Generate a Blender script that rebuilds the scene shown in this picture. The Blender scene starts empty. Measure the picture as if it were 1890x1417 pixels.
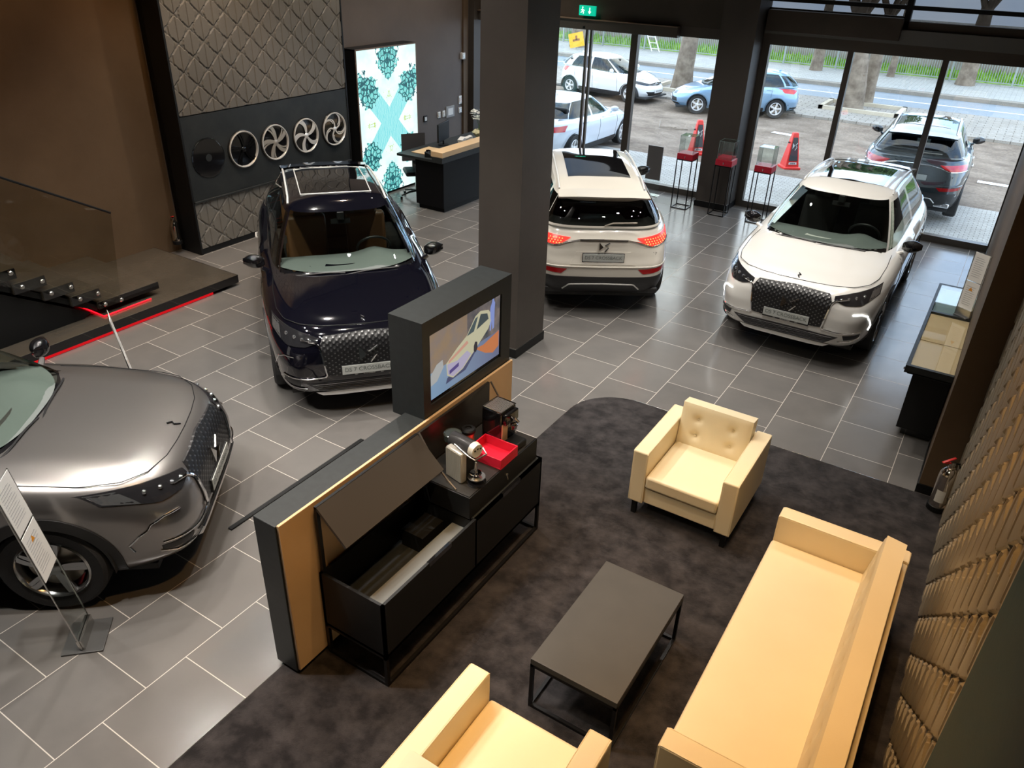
import bpy, math, random
import numpy as np
from mathutils import Vector, Matrix
random.seed(7)
R = math.radians
scene = bpy.context.scene
COL = scene.collection

# ---------------------------------------------------------------- camera
F_PX, PITCH, ROLL, YAW, CAM_H = 1429.55, .5209, .0347, .5492, 4.219
_cp, _sp = math.cos(PITCH), math.sin(PITCH)
_fw = Vector((-math.sin(YAW)*_cp, math.cos(YAW)*_cp, -_sp))
_rt = Vector((math.cos(YAW), math.sin(YAW), 0))
_up = _rt.cross(_fw)
_c, _s = math.cos(ROLL), math.sin(ROLL)
_r2 = _c*_rt + _s*_up
_u2 = -_s*_rt + _c*_up
cam_data = bpy.data.cameras.new('camera')
cam = bpy.data.objects.new('camera', cam_data)
COL.objects.link(cam)
M = Matrix((_r2, _u2, -_fw)).transposed().to_4x4()
M.translation = Vector((0, 0, CAM_H))
cam.matrix_world = M
cam_data.sensor_fit = 'HORIZONTAL'
cam_data.sensor_width = 36.0
cam_data.lens = 36.0*F_PX/1890
cam_data.clip_start = .05
cam_data.clip_end = 300
scene.camera = cam

# ---------------------------------------------------------------- world, exposure
world = bpy.data.worlds.new('World')
scene.world = world
world.use_nodes = True
wn = world.node_tree
bg = wn.nodes['Background']
tc = wn.nodes.new('ShaderNodeTexCoord')
nz = wn.nodes.new('ShaderNodeTexNoise'); nz.inputs['Scale'].default_value = 2.2; nz.inputs['Detail'].default_value = 5
rp = wn.nodes.new('ShaderNodeValToRGB')
rp.color_ramp.elements[0].position = .38; rp.color_ramp.elements[0].color = (.36, .56, .95, 1)
rp.color_ramp.elements[1].position = .62; rp.color_ramp.elements[1].color = (1, 1, 1.0, 1)
wn.links.new(tc.outputs['Generated'], nz.inputs['Vector'])
wn.links.new(nz.outputs['Fac'], rp.inputs['Fac'])
wn.links.new(rp.outputs['Color'], bg.inputs['Color'])
bg.inputs['Strength'].default_value = 4.6

vs = scene.view_settings
vs.view_transform = 'Standard'; vs.look = 'None'; vs.gamma = 1; vs.use_curve_mapping = False
vs.exposure = 0.0

# ---------------------------------------------------------------- room lamps (ceiling spots, some added for fill and glints)
CEIL = 5.9
def lamp(x, y, power, col, tx=None, ty=None, angle=75, blend=.6, rad=.045, z=CEIL-.14):
    d = bpy.data.lights.new('ceiling_spot_light', 'SPOT')
    d.energy = power; d.color = col; d.spot_size = R(angle); d.spot_blend = blend; d.shadow_soft_size = rad
    o = bpy.data.objects.new('ceiling_spot_light', d)
    COL.objects.link(o)
    o.location = (x, y, z)
    t = Vector((x if tx is None else tx, y if ty is None else ty, 0))
    o.rotation_euler = (t-Vector((x, y, z))).to_track_quat('-Z', 'Y').to_euler()
    LAMPS.append((x, y, z, t))
    return o
LAMPS = []
NEU, WARM, AMB = (1, .94, .86), (1, .80, .60), (1, .56, .21)
for x, y in ((-6.6, 3.6), (-5.0, 3.6), (-6.6, 5.2), (-5.0, 5.2), (-7.2, 1.2), (-5.4, 1.0), (-3.9, 2.2), (-3.6, 4.9), (-7.7, 7.2), (-4.9, 8.2), (-3.1, 8.9), (-6.6, 9.6)):
    lamp(x, y, 345, NEU, angle=100 if x < -4.5 else 66)
for x, y in ((-2.0, 7.6), (-.9, 7.9), (-1.9, 10.0), (-.6, 10.2), (-4.4, 11.0), (-3.0, 11.8), (-8.2, 10.2), (-8.4, 12.4)):
    lamp(x, y, 200, NEU, angle=92)
for x, y in ((-4.4, 2.6), (-4.0, 4.2), (-5.8, 2.4), (-7.2, 4.4), (-4.4, 6.2), (-6.0, 6.6), (-3.2, 3.4), (-1.4, 9.0), (-.4, 9.1), (-2.5, 9.6)):  # extra unseen spots, added for star glints on the cars
    lamp(x, y, 55, NEU, angle=80, rad=.03)
lamp(-1.2, 4.7, 200, (1, .66, .36), angle=60)
lamp(-.9, 2.6, 235, AMB, angle=64)
lamp(-.35, 3.7, 230, AMB, -.25, 3.6, angle=52)
lamp(-1.0, 1.6, 220, AMB, -1.2, 1.9, angle=56)
lamp(-.6, 5.2, 190, AMB, .5, 4.2, angle=50)
lamp(-1.6, 3.2, 270, AMB, -3.0, 3.0, angle=52)
for y in (3.2, 5.2, 6.9):
    lamp(-8.7, y, 150, AMB, -10.1, y+.3, angle=70)
lamp(-8.2, 8.6, 260, WARM, -9.7, 8.6, angle=100)
lamp(-1.8, 6.7, 160, NEU, -1.6, 10.0, angle=60)  # added spot, brightens the white car's dashboard through the windscreen
lamp(-.9, .6, 240, (1, .88, .66), -1.4, 5.0, angle=44)  # added fill lamp for the seat fronts that face the camera
lamp(-4.2, 1.4, 560, NEU, -4.3, 1.8, angle=80)
lamp(-2.5, 5.6, 200, NEU, -2.6, 6.4, angle=80)
lamp(-8.0, 12.6, 160, WARM, -9.6, 13, angle=100)

# ---------------------------------------------------------------- node material helpers
def mat(name, col, rough=.5, metal=0, coat=0, spec=.5, emit=None, estr=0, noise=0, nscale=8, bump=0, bscale=60, sheen=0):
    m = bpy.data.materials.new(name); m.use_nodes = True
    nt = m.node_tree; b = nt.nodes['Principled BSDF']
    b.inputs['Base Color'].default_value = (*col, 1)
    b.inputs['Roughness'].default_value = rough
    b.inputs['Metallic'].default_value = metal
    b.inputs['Coat Weight'].default_value = coat
    b.inputs['Coat Roughness'].default_value = .03
    b.inputs['Specular IOR Level'].default_value = spec
    if sheen: b.inputs['Sheen Weight'].default_value = sheen
    if emit:
        b.inputs['Emission Color'].default_value = (*emit, 1); b.inputs['Emission Strength'].default_value = estr
    t = None
    if noise or bump:
        t = nt.nodes.new('ShaderNodeTexCoord')
    if noise:
        n = nt.nodes.new('ShaderNodeTexNoise'); n.inputs['Scale'].default_value = nscale; n.inputs['Detail'].default_value = 6
        mx = nt.nodes.new('ShaderNodeMix'); mx.data_type = 'RGBA'
        mx.inputs['A'].default_value = (*[c*(1-noise) for c in col], 1)
        mx.inputs['B'].default_value = (*[min(1, c*(1+noise)) for c in col], 1)
        rr = nt.nodes.new('ShaderNodeMapRange'); rr.inputs['From Min'].default_value = .3; rr.inputs['From Max'].default_value = .7
        nt.links.new(t.outputs['Object'], n.inputs['Vector']); nt.links.new(n.outputs['Fac'], rr.inputs['Value'])
        nt.links.new(rr.outputs['Result'], mx.inputs['Factor']); nt.links.new(mx.outputs['Result'], b.inputs['Base Color'])
    if bump:
        n = nt.nodes.new('ShaderNodeTexNoise'); n.inputs['Scale'].default_value = bscale; n.inputs['Detail'].default_value = 3
        bp = nt.nodes.new('ShaderNodeBump'); bp.inputs['Strength'].default_value = bump; bp.inputs['Distance'].default_value = .01
        nt.links.new(t.outputs['Object'], n.inputs['Vector']); nt.links.new(n.outputs['Fac'], bp.inputs['Height'])
        nt.links.new(bp.outputs['Normal'], b.inputs['Normal'])
    return m

def glass(name, tint=(.9, .95, .93), refl=1.0, rough=0.0):
    """thin sheet of glass: see-through, with a Fresnel reflection"""
    m = bpy.data.materials.new(name); m.use_nodes = True
    nt = m.node_tree; nt.nodes.clear()
    o = nt.nodes.new('ShaderNodeOutputMaterial'); mx = nt.nodes.new('ShaderNodeMixShader')
    tr = nt.nodes.new('ShaderNodeBsdfTransparent'); gl = nt.nodes.new('ShaderNodeBsdfGlossy')
    tr.inputs['Color'].default_value = (*tint, 1); gl.inputs['Roughness'].default_value = rough
    lw = nt.nodes.new('ShaderNodeLayerWeight'); lw.inputs['Blend'].default_value = .5
    pw = nt.nodes.new('ShaderNodeMath'); pw.operation = 'POWER'; pw.inputs[1].default_value = 5
    fr = nt.nodes.new('ShaderNodeMath'); fr.operation = 'MULTIPLY_ADD'; fr.inputs[1].default_value = .94; fr.inputs[2].default_value = .05
    nt.links.new(lw.outputs['Facing'], pw.inputs[0]); nt.links.new(pw.outputs[0], fr.inputs[0])
    ml = nt.nodes.new('ShaderNodeMath'); ml.operation = 'MULTIPLY'; ml.inputs[1].default_value = refl; ml.use_clamp = True
    nt.links.new(fr.outputs[0], ml.inputs[0]); nt.links.new(ml.outputs[0], mx.inputs[0])
    nt.links.new(tr.outputs[0], mx.inputs[1]); nt.links.new(gl.outputs[0], mx.inputs[2]); nt.links.new(mx.outputs[0], o.inputs[0])
    return m

class N:
    """tiny node-graph helper for a principled material"""
    def __init__(s, name, rough=.5, metal=0, spec=.5):
        s.m = bpy.data.materials.new(name); s.m.use_nodes = True; s.t = s.m.node_tree
        s.b = s.t.nodes['Principled BSDF']; s.b.inputs['Roughness'].default_value = rough
        s.b.inputs['Metallic'].default_value = metal; s.b.inputs['Specular IOR Level'].default_value = spec
        s.co = s.t.nodes.new('ShaderNodeTexCoord').outputs['Object']
    def n(s, t, **k):
        x = s.t.nodes.new(t)
        for a, v in k.items():
            if a.startswith('_'): x.inputs[a[1:].replace('_', ' ')].default_value = v
            else: setattr(x, a, v)
        return x
    def l(s, a, b): s.t.links.new(a, b)
    def math(s, op, a, b=None, c=None):
        x = s.t.nodes.new('ShaderNodeMath'); x.operation = op
        for i, v in enumerate((a, b, c)):
            if v is None: continue
            if isinstance(v, (int, float)): x.inputs[i].default_value = v
            else: s.l(v, x.inputs[i])
        return x.outputs[0]
    def mix(s, f, a, b):
        x = s.t.nodes.new('ShaderNodeMix'); x.data_type = 'RGBA'
        if isinstance(f, (int, float)): x.inputs['Factor'].default_value = f
        else: s.l(f, x.inputs['Factor'])
        for k, v in (('A', a), ('B', b)):
            if isinstance(v, tuple): x.inputs[k].default_value = (*v, 1)
            else: s.l(v, x.inputs[k])
        return x.outputs['Result']
    def xyz(s, v=None):
        x = s.t.nodes.new('ShaderNodeSeparateXYZ'); s.l(v or s.co, x.inputs[0]); return x.outputs
    def noise(s, scale, detail=5, v=None, rough=.55, lo=.35, hi=.65):
        x = s.n('ShaderNodeTexNoise', _Scale=scale, _Detail=detail, _Roughness=rough); s.l(v or s.co, x.inputs['Vector'])
        r = s.n('ShaderNodeMapRange'); r.inputs['From Min'].default_value = lo; r.inputs['From Max'].default_value = hi
        s.l(x.outputs['Fac'], r.inputs['Value']); return r.outputs['Result']
    def bump(s, h, strength=.4, dist=.01):
        b = s.n('ShaderNodeBump', _Strength=strength, _Distance=dist); s.l(h, b.inputs['Height']); s.l(b.outputs['Normal'], s.b.inputs['Normal'])
    def color(s, c): s.l(c, s.b.inputs['Base Color'])

# ---------------------------------------------------------------- mesh helpers
class MB:
    def __init__(s): s.v = []; s.f = []; s.mi = []; s.cur = 0
    def add(s, vs, fs):
        k = len(s.v); s.v += [tuple(p) for p in vs]
        for f in fs: s.f.append([i+k for i in f]); s.mi.append(s.cur)
        return s
    def box(s, x0, x1, y0, y1, z0, z1):
        return s.add([(x, y, z) for x in (x0, x1) for y in (y0, y1) for z in (z0, z1)],
                     [(0, 1, 3, 2), (4, 6, 7, 5), (0, 4, 5, 1), (2, 3, 7, 6), (0, 2, 6, 4), (1, 5, 7, 3)])
    def obox(s, c, ax, ay, az, hx, hy, hz):
        c, ax, ay, az = Vector(c), Vector(ax).normalized(), Vector(ay).normalized(), Vector(az).normalized()
        return s.add([c+ax*x*hx+ay*y*hy+az*z*hz for x in (-1, 1) for y in (-1, 1) for z in (-1, 1)],
                     [(0, 1, 3, 2), (4, 6, 7, 5), (0, 4, 5, 1), (2, 3, 7, 6), (0, 2, 6, 4), (1, 5, 7, 3)])
    def tube(s, pts, r, n=8, close=False, caps=True):
        pts = [Vector(p) for p in pts]; m = len(pts)
        rr = r if isinstance(r, (list, tuple)) else [r]*m
        vs = []; prev = None
        for i, p in enumerate(pts):
            if close: d = pts[(i+1) % m]-pts[i-1]
            else: d = pts[min(i+1, m-1)]-pts[max(i-1, 0)]
            if d.length < 1e-9: d = Vector((0, 0, 1))
            d.normalize()
            if prev is None:
                a = d.orthogonal().normalized()
            else:
                a = prev-d*prev.dot(d)
                a = a.normalized() if a.length > 1e-6 else d.orthogonal().normalized()
            prev = a; b = d.cross(a)
            for k in range(n):
                t = 2*math.pi*(k+.5)/n
                vs.append(p+(a*math.cos(t)+b*math.sin(t))*rr[i])
        fs = []
        for i in range(m if close else m-1):
            for k in range(n):
                j = (i+1) % m
                fs.append((i*n+k, i*n+(k+1) % n, j*n+(k+1) % n, j*n+k))
        if caps and not close:
            fs.append(tuple(range(n))[::-1]); fs.append(tuple((m-1)*n+k for k in range(n)))
        return s.add(vs, fs)
    def cyl(s, p0, p1, r0, r1=None, n=24): return s.tube([p0, p1], [r0, r0 if r1 is None else r1], n)
    def lathe(s, prof, c=(0, 0, 0), axis='z', n=32, caps=True):
        """prof = [(radius, height)], revolved about the axis through c"""
        c = Vector(c); vs = []; m = len(prof)
        for k in range(n):
            t = 2*math.pi*k/n
            for r, h in prof:
                p = {'z': (r*math.cos(t), r*math.sin(t), h), 'y': (r*math.cos(t), h, r*math.sin(t)), 'x': (h, r*math.cos(t), r*math.sin(t))}[axis]
                vs.append(c+Vector(p))
        fs = [(k*m+i, ((k+1) % n)*m+i, ((k+1) % n)*m+i+1, k*m+i+1) for k in range(n) for i in range(m-1)]
        if caps and prof[0][0] > 1e-4: fs.append(tuple(k*m for k in range(n)))
        if caps and prof[-1][0] > 1e-4: fs.append(tuple(k*m+m-1 for k in range(n))[::-1])
        return s.add(vs, fs)
    def prism(s, poly, fn, d0, d1):
        """poly 2D points; fn(u,v,d)->3D"""
        n = len(poly)
        vs = [fn(u, v, d0) for u, v in poly]+[fn(u, v, d1) for u, v in poly]
        fs = [tuple(range(n))[::-1], tuple(range(n, 2*n))]+[(i, (i+1) % n, n+(i+1) % n, n+i) for i in range(n)]
        return s.add(vs, fs)
    def grid(s, fn, nu, nv, flip=False):
        vs = [fn(i/nu, j/nv) for i in range(nu+1) for j in range(nv+1)]
        fs = []
        for i in range(nu):
            for j in range(nv):
                a = i*(nv+1)+j; q = (a, a+nv+1, a+nv+2, a+1)
                fs.append(q[::-1] if flip else q)
        return s.add(vs, fs)
    def build(s, name, mats, parent=None, smooth=False, bevel=0, seg=2, angle=35, loc=None, rotz=0):
        me = bpy.data.meshes.new(name); me.from_pydata(s.v, [], s.f)
        if not isinstance(mats, (list, tuple)): mats = [mats]
        for m in mats: me.materials.append(m)
        if len(mats) > 1: me.polygons.foreach_set('material_index', s.mi)
        me.update()
        if smooth or bevel:
            me.shade_smooth(); me.set_sharp_from_angle(angle=R(angle))
        o = bpy.data.objects.new(name, me); COL.objects.link(o)
        if bevel:
            b = o.modifiers.new('bevel', 'BEVEL'); b.width = bevel; b.segments = seg; b.limit_method = 'ANGLE'; b.angle_limit = R(40)
        if parent: o.parent = parent
        if loc: o.location = loc
        if rotz: o.rotation_euler.z = rotz
        return o

def tag(o, label=None, cat=None, group=None, kind=None):
    if label: o['label'] = label
    if cat: o['category'] = cat
    if group: o['group'] = group
    if kind: o['kind'] = kind
    return o
def empty(name, loc=(0, 0, 0), rotz=0, label=None, cat=None, group=None):
    o = bpy.data.objects.new(name, None); COL.objects.link(o); o.location = loc; o.rotation_euler.z = rotz
    o.empty_display_size = .1
    return tag(o, label, cat, group)
def copy_tree(o, parent=None):
    c = o.copy(); COL.objects.link(c)
    if parent: c.parent = parent; c.matrix_parent_inverse = o.matrix_parent_inverse.copy()
    for ch in list(o.children): copy_tree(ch, c)
    return c
def struct(o): o['kind'] = 'structure'; return o
def text(name, body, size, m, parent, loc, rot, extr=.0008, align='CENTER', sx=1):
    cu = bpy.data.curves.new(name, 'FONT'); cu.body = body; cu.size = size; cu.extrude = extr; cu.align_x = align; cu.align_y = 'CENTER'
    o = bpy.data.objects.new(name, cu); COL.objects.link(o)
    dg = bpy.context.evaluated_depsgraph_get(); dg.update()
    me = bpy.data.meshes.new_from_object(o.evaluated_get(dg)); me.name = name
    bpy.data.objects.remove(o); bpy.data.curves.remove(cu)
    me.materials.clear(); me.materials.append(m)
    t = bpy.data.objects.new(name, me); COL.objects.link(t); t.parent = parent; t.location = loc; t.rotation_euler = rot; t.scale = (sx, 1, 1)
    return t
# ================================================================ materials
BLACK = mat('satin_black', (.007, .0075, .008), .45, spec=.28)
BLACKG = mat('gloss_black', (.006, .006, .007), .08, coat=.6)
CHARC = mat('charcoal_laminate', (.021, .0245, .026), .42, spec=.35, noise=.12, nscale=20)
CHARC2 = mat('dark_table_laminate', (.048, .046, .042), .42, noise=.08, nscale=5)
METALB = mat('black_metal', (.015, .015, .016), .35, .6)
STEEL = mat('brushed_steel', (.62, .61, .58), .25, 1)
CHROME = mat('chrome', (.85, .85, .86), .06, 1)
ALU = mat('dark_aluminium', (.10, .088, .076), .4, .5)
OAK = mat('light_oak_laminate', (.60, .42, .24), .5, noise=.05, nscale=3)
WHITEP = mat('white_plastic', (.75, .75, .73), .4)
REDL = mat('red_leather', (.50, .008, .03), .4, bump=.15, bscale=90)
GLASS = glass('window_glass', (.90, .94, .93))
CLEAR = glass('clear_glass', (.93, .96, .95), 1.3)
SMOKE = glass('smoked_glass', (.86, .86, .82), 1.0)

def m_floor():
    n = N('grey_floor_tiles', .3, spec=.62)
    x, y, z = n.xyz()
    k = n.math('DIVIDE', n.math('ADD', x, 8.4529), .6)
    row = n.math('FLOOR', k)
    fx = n.math('FRACT', k)
    par = n.math('MODULO', n.math('ADD', row, 100), 2)
    ky = n.math('SUBTRACT', n.math('DIVIDE', n.math('SUBTRACT', y, .1188), .6), n.math('MULTIPLY', par, .5))
    fy = n.math('FRACT', n.math('ADD', ky, 50)); cy = n.math('FLOOR', ky)
    ex = n.math('MINIMUM', fx, n.math('SUBTRACT', 1, fx)); ey = n.math('MINIMUM', fy, n.math('SUBTRACT', 1, fy))
    g = n.math('LESS_THAN', n.math('MINIMUM', ex, ey), .0052)
    cv = n.n('ShaderNodeCombineXYZ'); n.l(row, cv.inputs[0]); n.l(cy, cv.inputs[1])
    wn_ = n.n('ShaderNodeTexWhiteNoise', noise_dimensions='3D'); n.l(cv.outputs[0], wn_.inputs['Vector'])
    base = n.mix(wn_.outputs['Value'], (.104, .099, .096), (.130, .124, .120))
    cloud = n.noise(2.3, 8, rough=.55, lo=.28, hi=.75)
    c = n.mix(n.math('MULTIPLY', cloud, .6), base, (.155, .145, .137))
    c = n.mix(g, c, (.44, .40, .36))
    n.color(c)
    rr = n.noise(2.6, 6, lo=.2, hi=.85)
    n.l(n.math('ADD', n.math('MULTIPLY', rr, .12), n.math('ADD', .14, n.math('MULTIPLY', g, .4))), n.b.inputs['Roughness'])
    n.bump(n.math('SUBTRACT', 1, g), .25, .002)
    return n.m
def m_carpet():
    n = N('dark_plush_carpet', .95, spec=.1)
    n.b.inputs['Sheen Weight'].default_value = .12; n.b.inputs['Sheen Roughness'].default_value = .5
    a = n.noise(5.5, 8, rough=.68, lo=.38, hi=.66); f = n.noise(260, 2)
    c = n.mix(a, (.012, .0105, .0115), (.052, .046, .047)); c = n.mix(n.math('MULTIPLY', f, .35), c, (.012, .011, .012))
    n.color(c); n.bump(n.math('ADD', n.math('MULTIPLY', f, .4), n.math('MULTIPLY', a, 1)), .6, .006)
    return n.m
def m_wall(name, a, b, rough=.6, scale=1.2):
    n = N(name, rough, spec=.3)
    n.color(n.mix(n.noise(scale, 7, rough=.6), a, b)); n.bump(n.noise(30, 5), .08, .004)
    return n.m
FLOOR, CARPET = m_floor(), m_carpet()
BROWN = m_wall('brown_plaster', (.095, .062, .035), (.120, .080, .048))
TAUPE = m_wall('taupe_plaster', (.120, .100, .090), (.140, .117, .105))
DARKP = m_wall('dark_column_plaster', (.060, .051, .045), (.072, .062, .054), .5)
QUILT = m_wall('taupe_relief_panel', (.135, .125, .108), (.152, .14, .122), .5)
QUILT2 = m_wall('bronze_relief_panel', (.27, .235, .175), (.30, .255, .19), .42)
TEAL = m_wall('dark_teal_plaster', (.028, .068, .068), (.036, .080, .080), .7)
PLAT = m_wall('dark_stone_steps', (.050, .043, .034), (.066, .056, .044), .22)
BAND = m_wall('slate_board', (.018, .021, .022), (.028, .031, .031), .35, 3)
CEILM = mat('dark_ceiling', (.10, .09, .08), .8)

# ================================================================ shell
XL, XR, YB, YF = -10.13, .19, -1.6, 14.5
struct(MB().box(XL-.2, 1.4, YB, YF+.25, -.1, 0).build('floor', FLOOR))
struct(MB().box(XL-.2, 1.4, YB, YF+.25, CEIL, CEIL+.1).build('ceiling', CEILM))
struct(MB().box(XL-.25, XL, YB, 6.83, 0, CEIL).box(XL-.25, -10.0, 6.83, YF+.2, 0, CEIL).build('wall_left', [BROWN, TAUPE]))
wl = bpy.data.objects['wall_left']
wl.data.polygons.foreach_set('material_index', [0]*6+[1]*6)
struct(MB().box(XL-.2, 1.4, YB-.2, YB, 0, CEIL).build('wall_back', BROWN))
# right side: pillar-like wall from Y 6.76 to the facade, relief wall in front of it
struct(MB().box(XR, 1.4, 6.76, YF+.2, 0, CEIL).build('wall_right', BROWN))
struct(MB().box(XR-.012, .52, 6.745, YF-.1, 0, .09).build('baseboard_right', BLACK))
struct(MB().box(.40, 1.4, YB, 2.36, 0, CEIL).build('wall_right_front', TEAL))

# leaf-and-diamond relief
def relief(y, z, y0=6.85, z0=2.88, cw=.40, ch=.355, amp=1.0, deep=False):
    a = ((y-y0)/cw) % 1; b = ((z-z0)/ch) % 1
    # diamond centres at (.5,.5) and (0,0) of the lattice
    best = None
    for cx in (0, .5, 1):
        for cy in ((0, 1) if cx != .5 else (.5,)):
            dx, dy = abs(a-cx), abs(b-cy)
            d = dx+dy
            if best is None or d < best[0]: best = (d, dx, dy)
    d, dx, dy = best
    lh = .34*max(0, 1-(2*dy)**2)**.8
    if d > .475: return 0.0
    if deep:
        if dx < lh and lh > .02: return .012+.020*(1-(dx/lh)**2)**.7-(.008 if dx < .035 else 0)
        return .012
    if lh > .03 and abs(dx-lh) < .022: return .003
    if dx < .014: return .005
    return .014 if dx < lh else .009
def relief_wall(name, x, sgn, y0, y1, z0, z1, m, step, parent=None, amp=1, deep=False, lat=(6.85, 2.88, .40, .355), T=.03):
    nu, nv = int((y1-y0)/step), int((z1-z0)/step)
    b = MB()
    b.grid(lambda u, v: (x+sgn*relief(y0+(y1-y0)*u, z0+(z1-z0)*v, *lat, amp, deep), y0+(y1-y0)*u, z0+(z1-z0)*v), nu, nv, flip=(sgn < 0))
    b.box(min(x-sgn*T, x-sgn*.001), max(x-sgn*T, x-sgn*.001), y0, y1, z0, z1)
    return b.build(name, m, parent, smooth=True, angle=28)
struct(MB().box(.47, 1.4, 2.36, 6.76, 0, CEIL).build('wall_right_core', BLACK))
struct(relief_wall('wall_right_relief', .458, -1, 2.37, 6.75, .0, 4.1, QUILT2, .0105, deep=True, lat=(3.36, 1.72, .40, .355)))

# main column
def column(n, x0, x1, y0, y1):
    struct(MB().box(x0, x1, y0, y1, 0, CEIL).build(f'column_{n}', DARKP))
    struct(MB().box(x0-.012, x1+.012, y0-.012, y1+.012, 0, .11).build(f'baseboard_column_{n}', BLACK))
    struct(MB().box(x0-.006, x1+.006, y0-.006, y1+.006, .11, .116).build(f'trim_column_{n}', STEEL))
column(1, -4.66, -4.13, 6.80, 7.42)
column(2, -4.66, -4.06, 13.93, 14.62)

# carpet inlay with rounded far-left corner
cr = .55; pts = []
for i in range(13):
    t = math.pi/2*i/12
    pts.append((-3.06+cr-cr*math.cos(t), 6.72-cr+cr*math.sin(t)))
poly = [(-3.06, YB)]+pts+[(.52, 6.72), (.52, YB)]
tag(MB().prism(poly, lambda u, v, d: (u, v, d), .0005, .012).build('carpet', CARPET),
    'dark mottled plush carpet inlay under the lounge seats, rounded far corner', 'carpet')
tag(MB().tube([(-3.06, YB, .008)]+[(p[0], p[1], .008) for p in pts]+[(XR, 6.72, .008)], .0045, 6).build('carpet_edge_trim', STEEL),
    'thin pale metal trim along the edge of the dark carpet', 'trim')
tag(MB().box(-4.45, -4.41, 2.94, 4.52, .001, .014).build('floor_cable_cover', BLACK), 'thin black cable cover strip lying on the tiles behind the media wall', 'cable cover')

# ================================================================ facade
Yg = YF
struct(MB().box(-10.0, .3, Yg-.06, Yg+.08, 0, .11).build('trim_1', ALU))                    # sill
struct(MB().box(-10.0, .3, Yg-.07, Yg+.09, 2.80, 2.97).build('trim_2', ALU))                # head
def mull(n, x, w=.05, z0=.1, z1=2.82, d=.06):
    struct(MB().box(x-w, x+w, Yg-d, Yg+d, z0, z1).build(f'trim_{n}', ALU))
for i, (x, w) in enumerate(((-2.61, .045), (-1.2, .045), (.24, .07), (-9.93, .06), (-4.0, .07), (-6.42, .05))): mull(3+i, x, w)
for i, (a, b) in enumerate(((-3.93, -2.655), (-2.565, -1.245), (-1.155, .17), (-6.37, -4.66))):
    w = MB().box(a, b, Yg-.006, Yg+.006, .11, 2.80).build(f'window_{i+1}', GLASS); struct(w)
# sliding door leaves
for i, (a, b) in enumerate(((-9.87, -8.66), (-8.62, -7.43), (-7.38, -6.47))):
    d = struct(MB().box(a, b, Yg-.008, Yg+.004, .06, 2.78).build(f'door_{i+1}', GLASS))
    MB().box(a, a+.045, Yg-.03, Yg+.03, .02, 2.79).box(b-.045, b, Yg-.03, Yg+.03, .02, 2.79).box(a, b, Yg-.03, Yg+.03, .02, .09).build('door_stile', ALU, d)
o = empty('door_operator', (-7.75, Yg-.2, 2.78), label='long dark housing of the sliding door drive above the glass doors', cat='door operator')
MB().box(-2.1, 2.2, -.02, .14, 0, .17).build('housing', ALU, o, bevel=.006)
MB().box(-2.1, 2.2, -.05, .10, .17, .185).build('top_edge', mat('bronze_strip', (.30, .22, .16), .4, .4), o)
MB().lathe([(.0, 0), (.022, 0), (.022, .02), (.0, .025)], (.33, -.03, .04), 'y', 16).build('sensor', BLACK, o)
# exit sign
o = empty('exit_sign', (-7.37, Yg-.24, 3.02), label='green lit running man exit sign above the sliding doors', cat='sign')
GREEN = mat('green_sign_light', (.0, .35, .22), .5, emit=(.0, .55, .33), estr=.9)
SIGNW = mat('white_sign_light', (.9, .9, .9), .5, emit=(1, 1, 1), estr=.9)
MB().box(-.17, .17, 0, .05, 0, .17).build('sign_panel', GREEN, o, bevel=.006)
p = MB()
p.tube([(-.10, -.004, .12), (-.09, -.004, .085), (-.07, -.004, .06), (-.075, -.004, .03)], .008, 6).tube([(-.09, -.004, .085), (-.11, -.004, .055), (-.13, -.004, .05)], .008, 6)
p.tube([(-.075, -.004, .10), (-.05, -.004, .085)], .006, 6).tube([(-.10, -.004, .10), (-.125, -.004, .09)], .006, 6).lathe([(0, -.004), (.014, -.002), (.0, .004)], (-.092, -.002, .138), 'y', 10)
p.build('running_man', SIGNW, o)
MB().box(.045, .065, -.004, 0, .07, .14).prism([(.02, .075), (.09, .075), (.055, .03)], lambda u, v, d: (u, d, v), -.004, 0).build('arrow', SIGNW, o)
MB().box(-.03, .03, .05, .17, .05, .12).build('bracket', BLACK, o)
# fascia over the glass
FAS = m_wall('dark_fascia', (.060, .050, .040), (.080, .064, .052), .5)
FAS2 = mat('grey_fascia', (.16, .155, .145), .5)
struct(MB().box(-10.0, -4.66, Yg-.1, Yg+.1, 2.97, 3.62).build('trim_20', FAS))
o = tag(MB().box(-4.02, -1.93, Yg-.20, Yg+.02, 3.02, 3.34).build('shutter_box', FAS, bevel=.008), 'dark brown roller shutter box above the showroom window next to the column', 'shutter box')
struct(MB().box(-4.06, .3, Yg-.07, Yg+.1, 2.97, 3.02).box(-1.93, .3, Yg-.12, Yg+.1, 3.0, 3.18).build('trim_21', FAS2))
struct(MB().box(-1.93, .3, Yg-.06, Yg+.1, 3.18, 3.30).box(-4.06, -1.93, Yg+.02, Yg+.1, 3.02, 3.36).build('trim_22', FAS))
TINT = glass('tinted_upper_glass', (.30, .30, .29), 1.0)
for i, (a, b) in enumerate(((-4.06, -1.93), (-1.87, .3))):
    struct(MB().box(a, b, Yg-.004, Yg+.006, 3.30, 5.2).build(f'window_{5+i}', TINT))
struct(MB().box(-4.06, .3, Yg-.05, Yg+.05, 3.46, 3.52).box(-1.95, -1.86, Yg-.06, Yg+.06, 3.0, 5.2).box(-4.06, .3, Yg-.05, Yg+.05, 4.2, 4.28).build('trim_23', BLACK))
struct(MB().box(-10.0, .3, Yg-.1, Yg+.15, 5.2, CEIL).build('wall_front_top', DARKP))
struct(MB().box(-10.0, -4.66, Yg-.004, Yg+.006, 3.62, 5.2).build('window_7', TINT))
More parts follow.
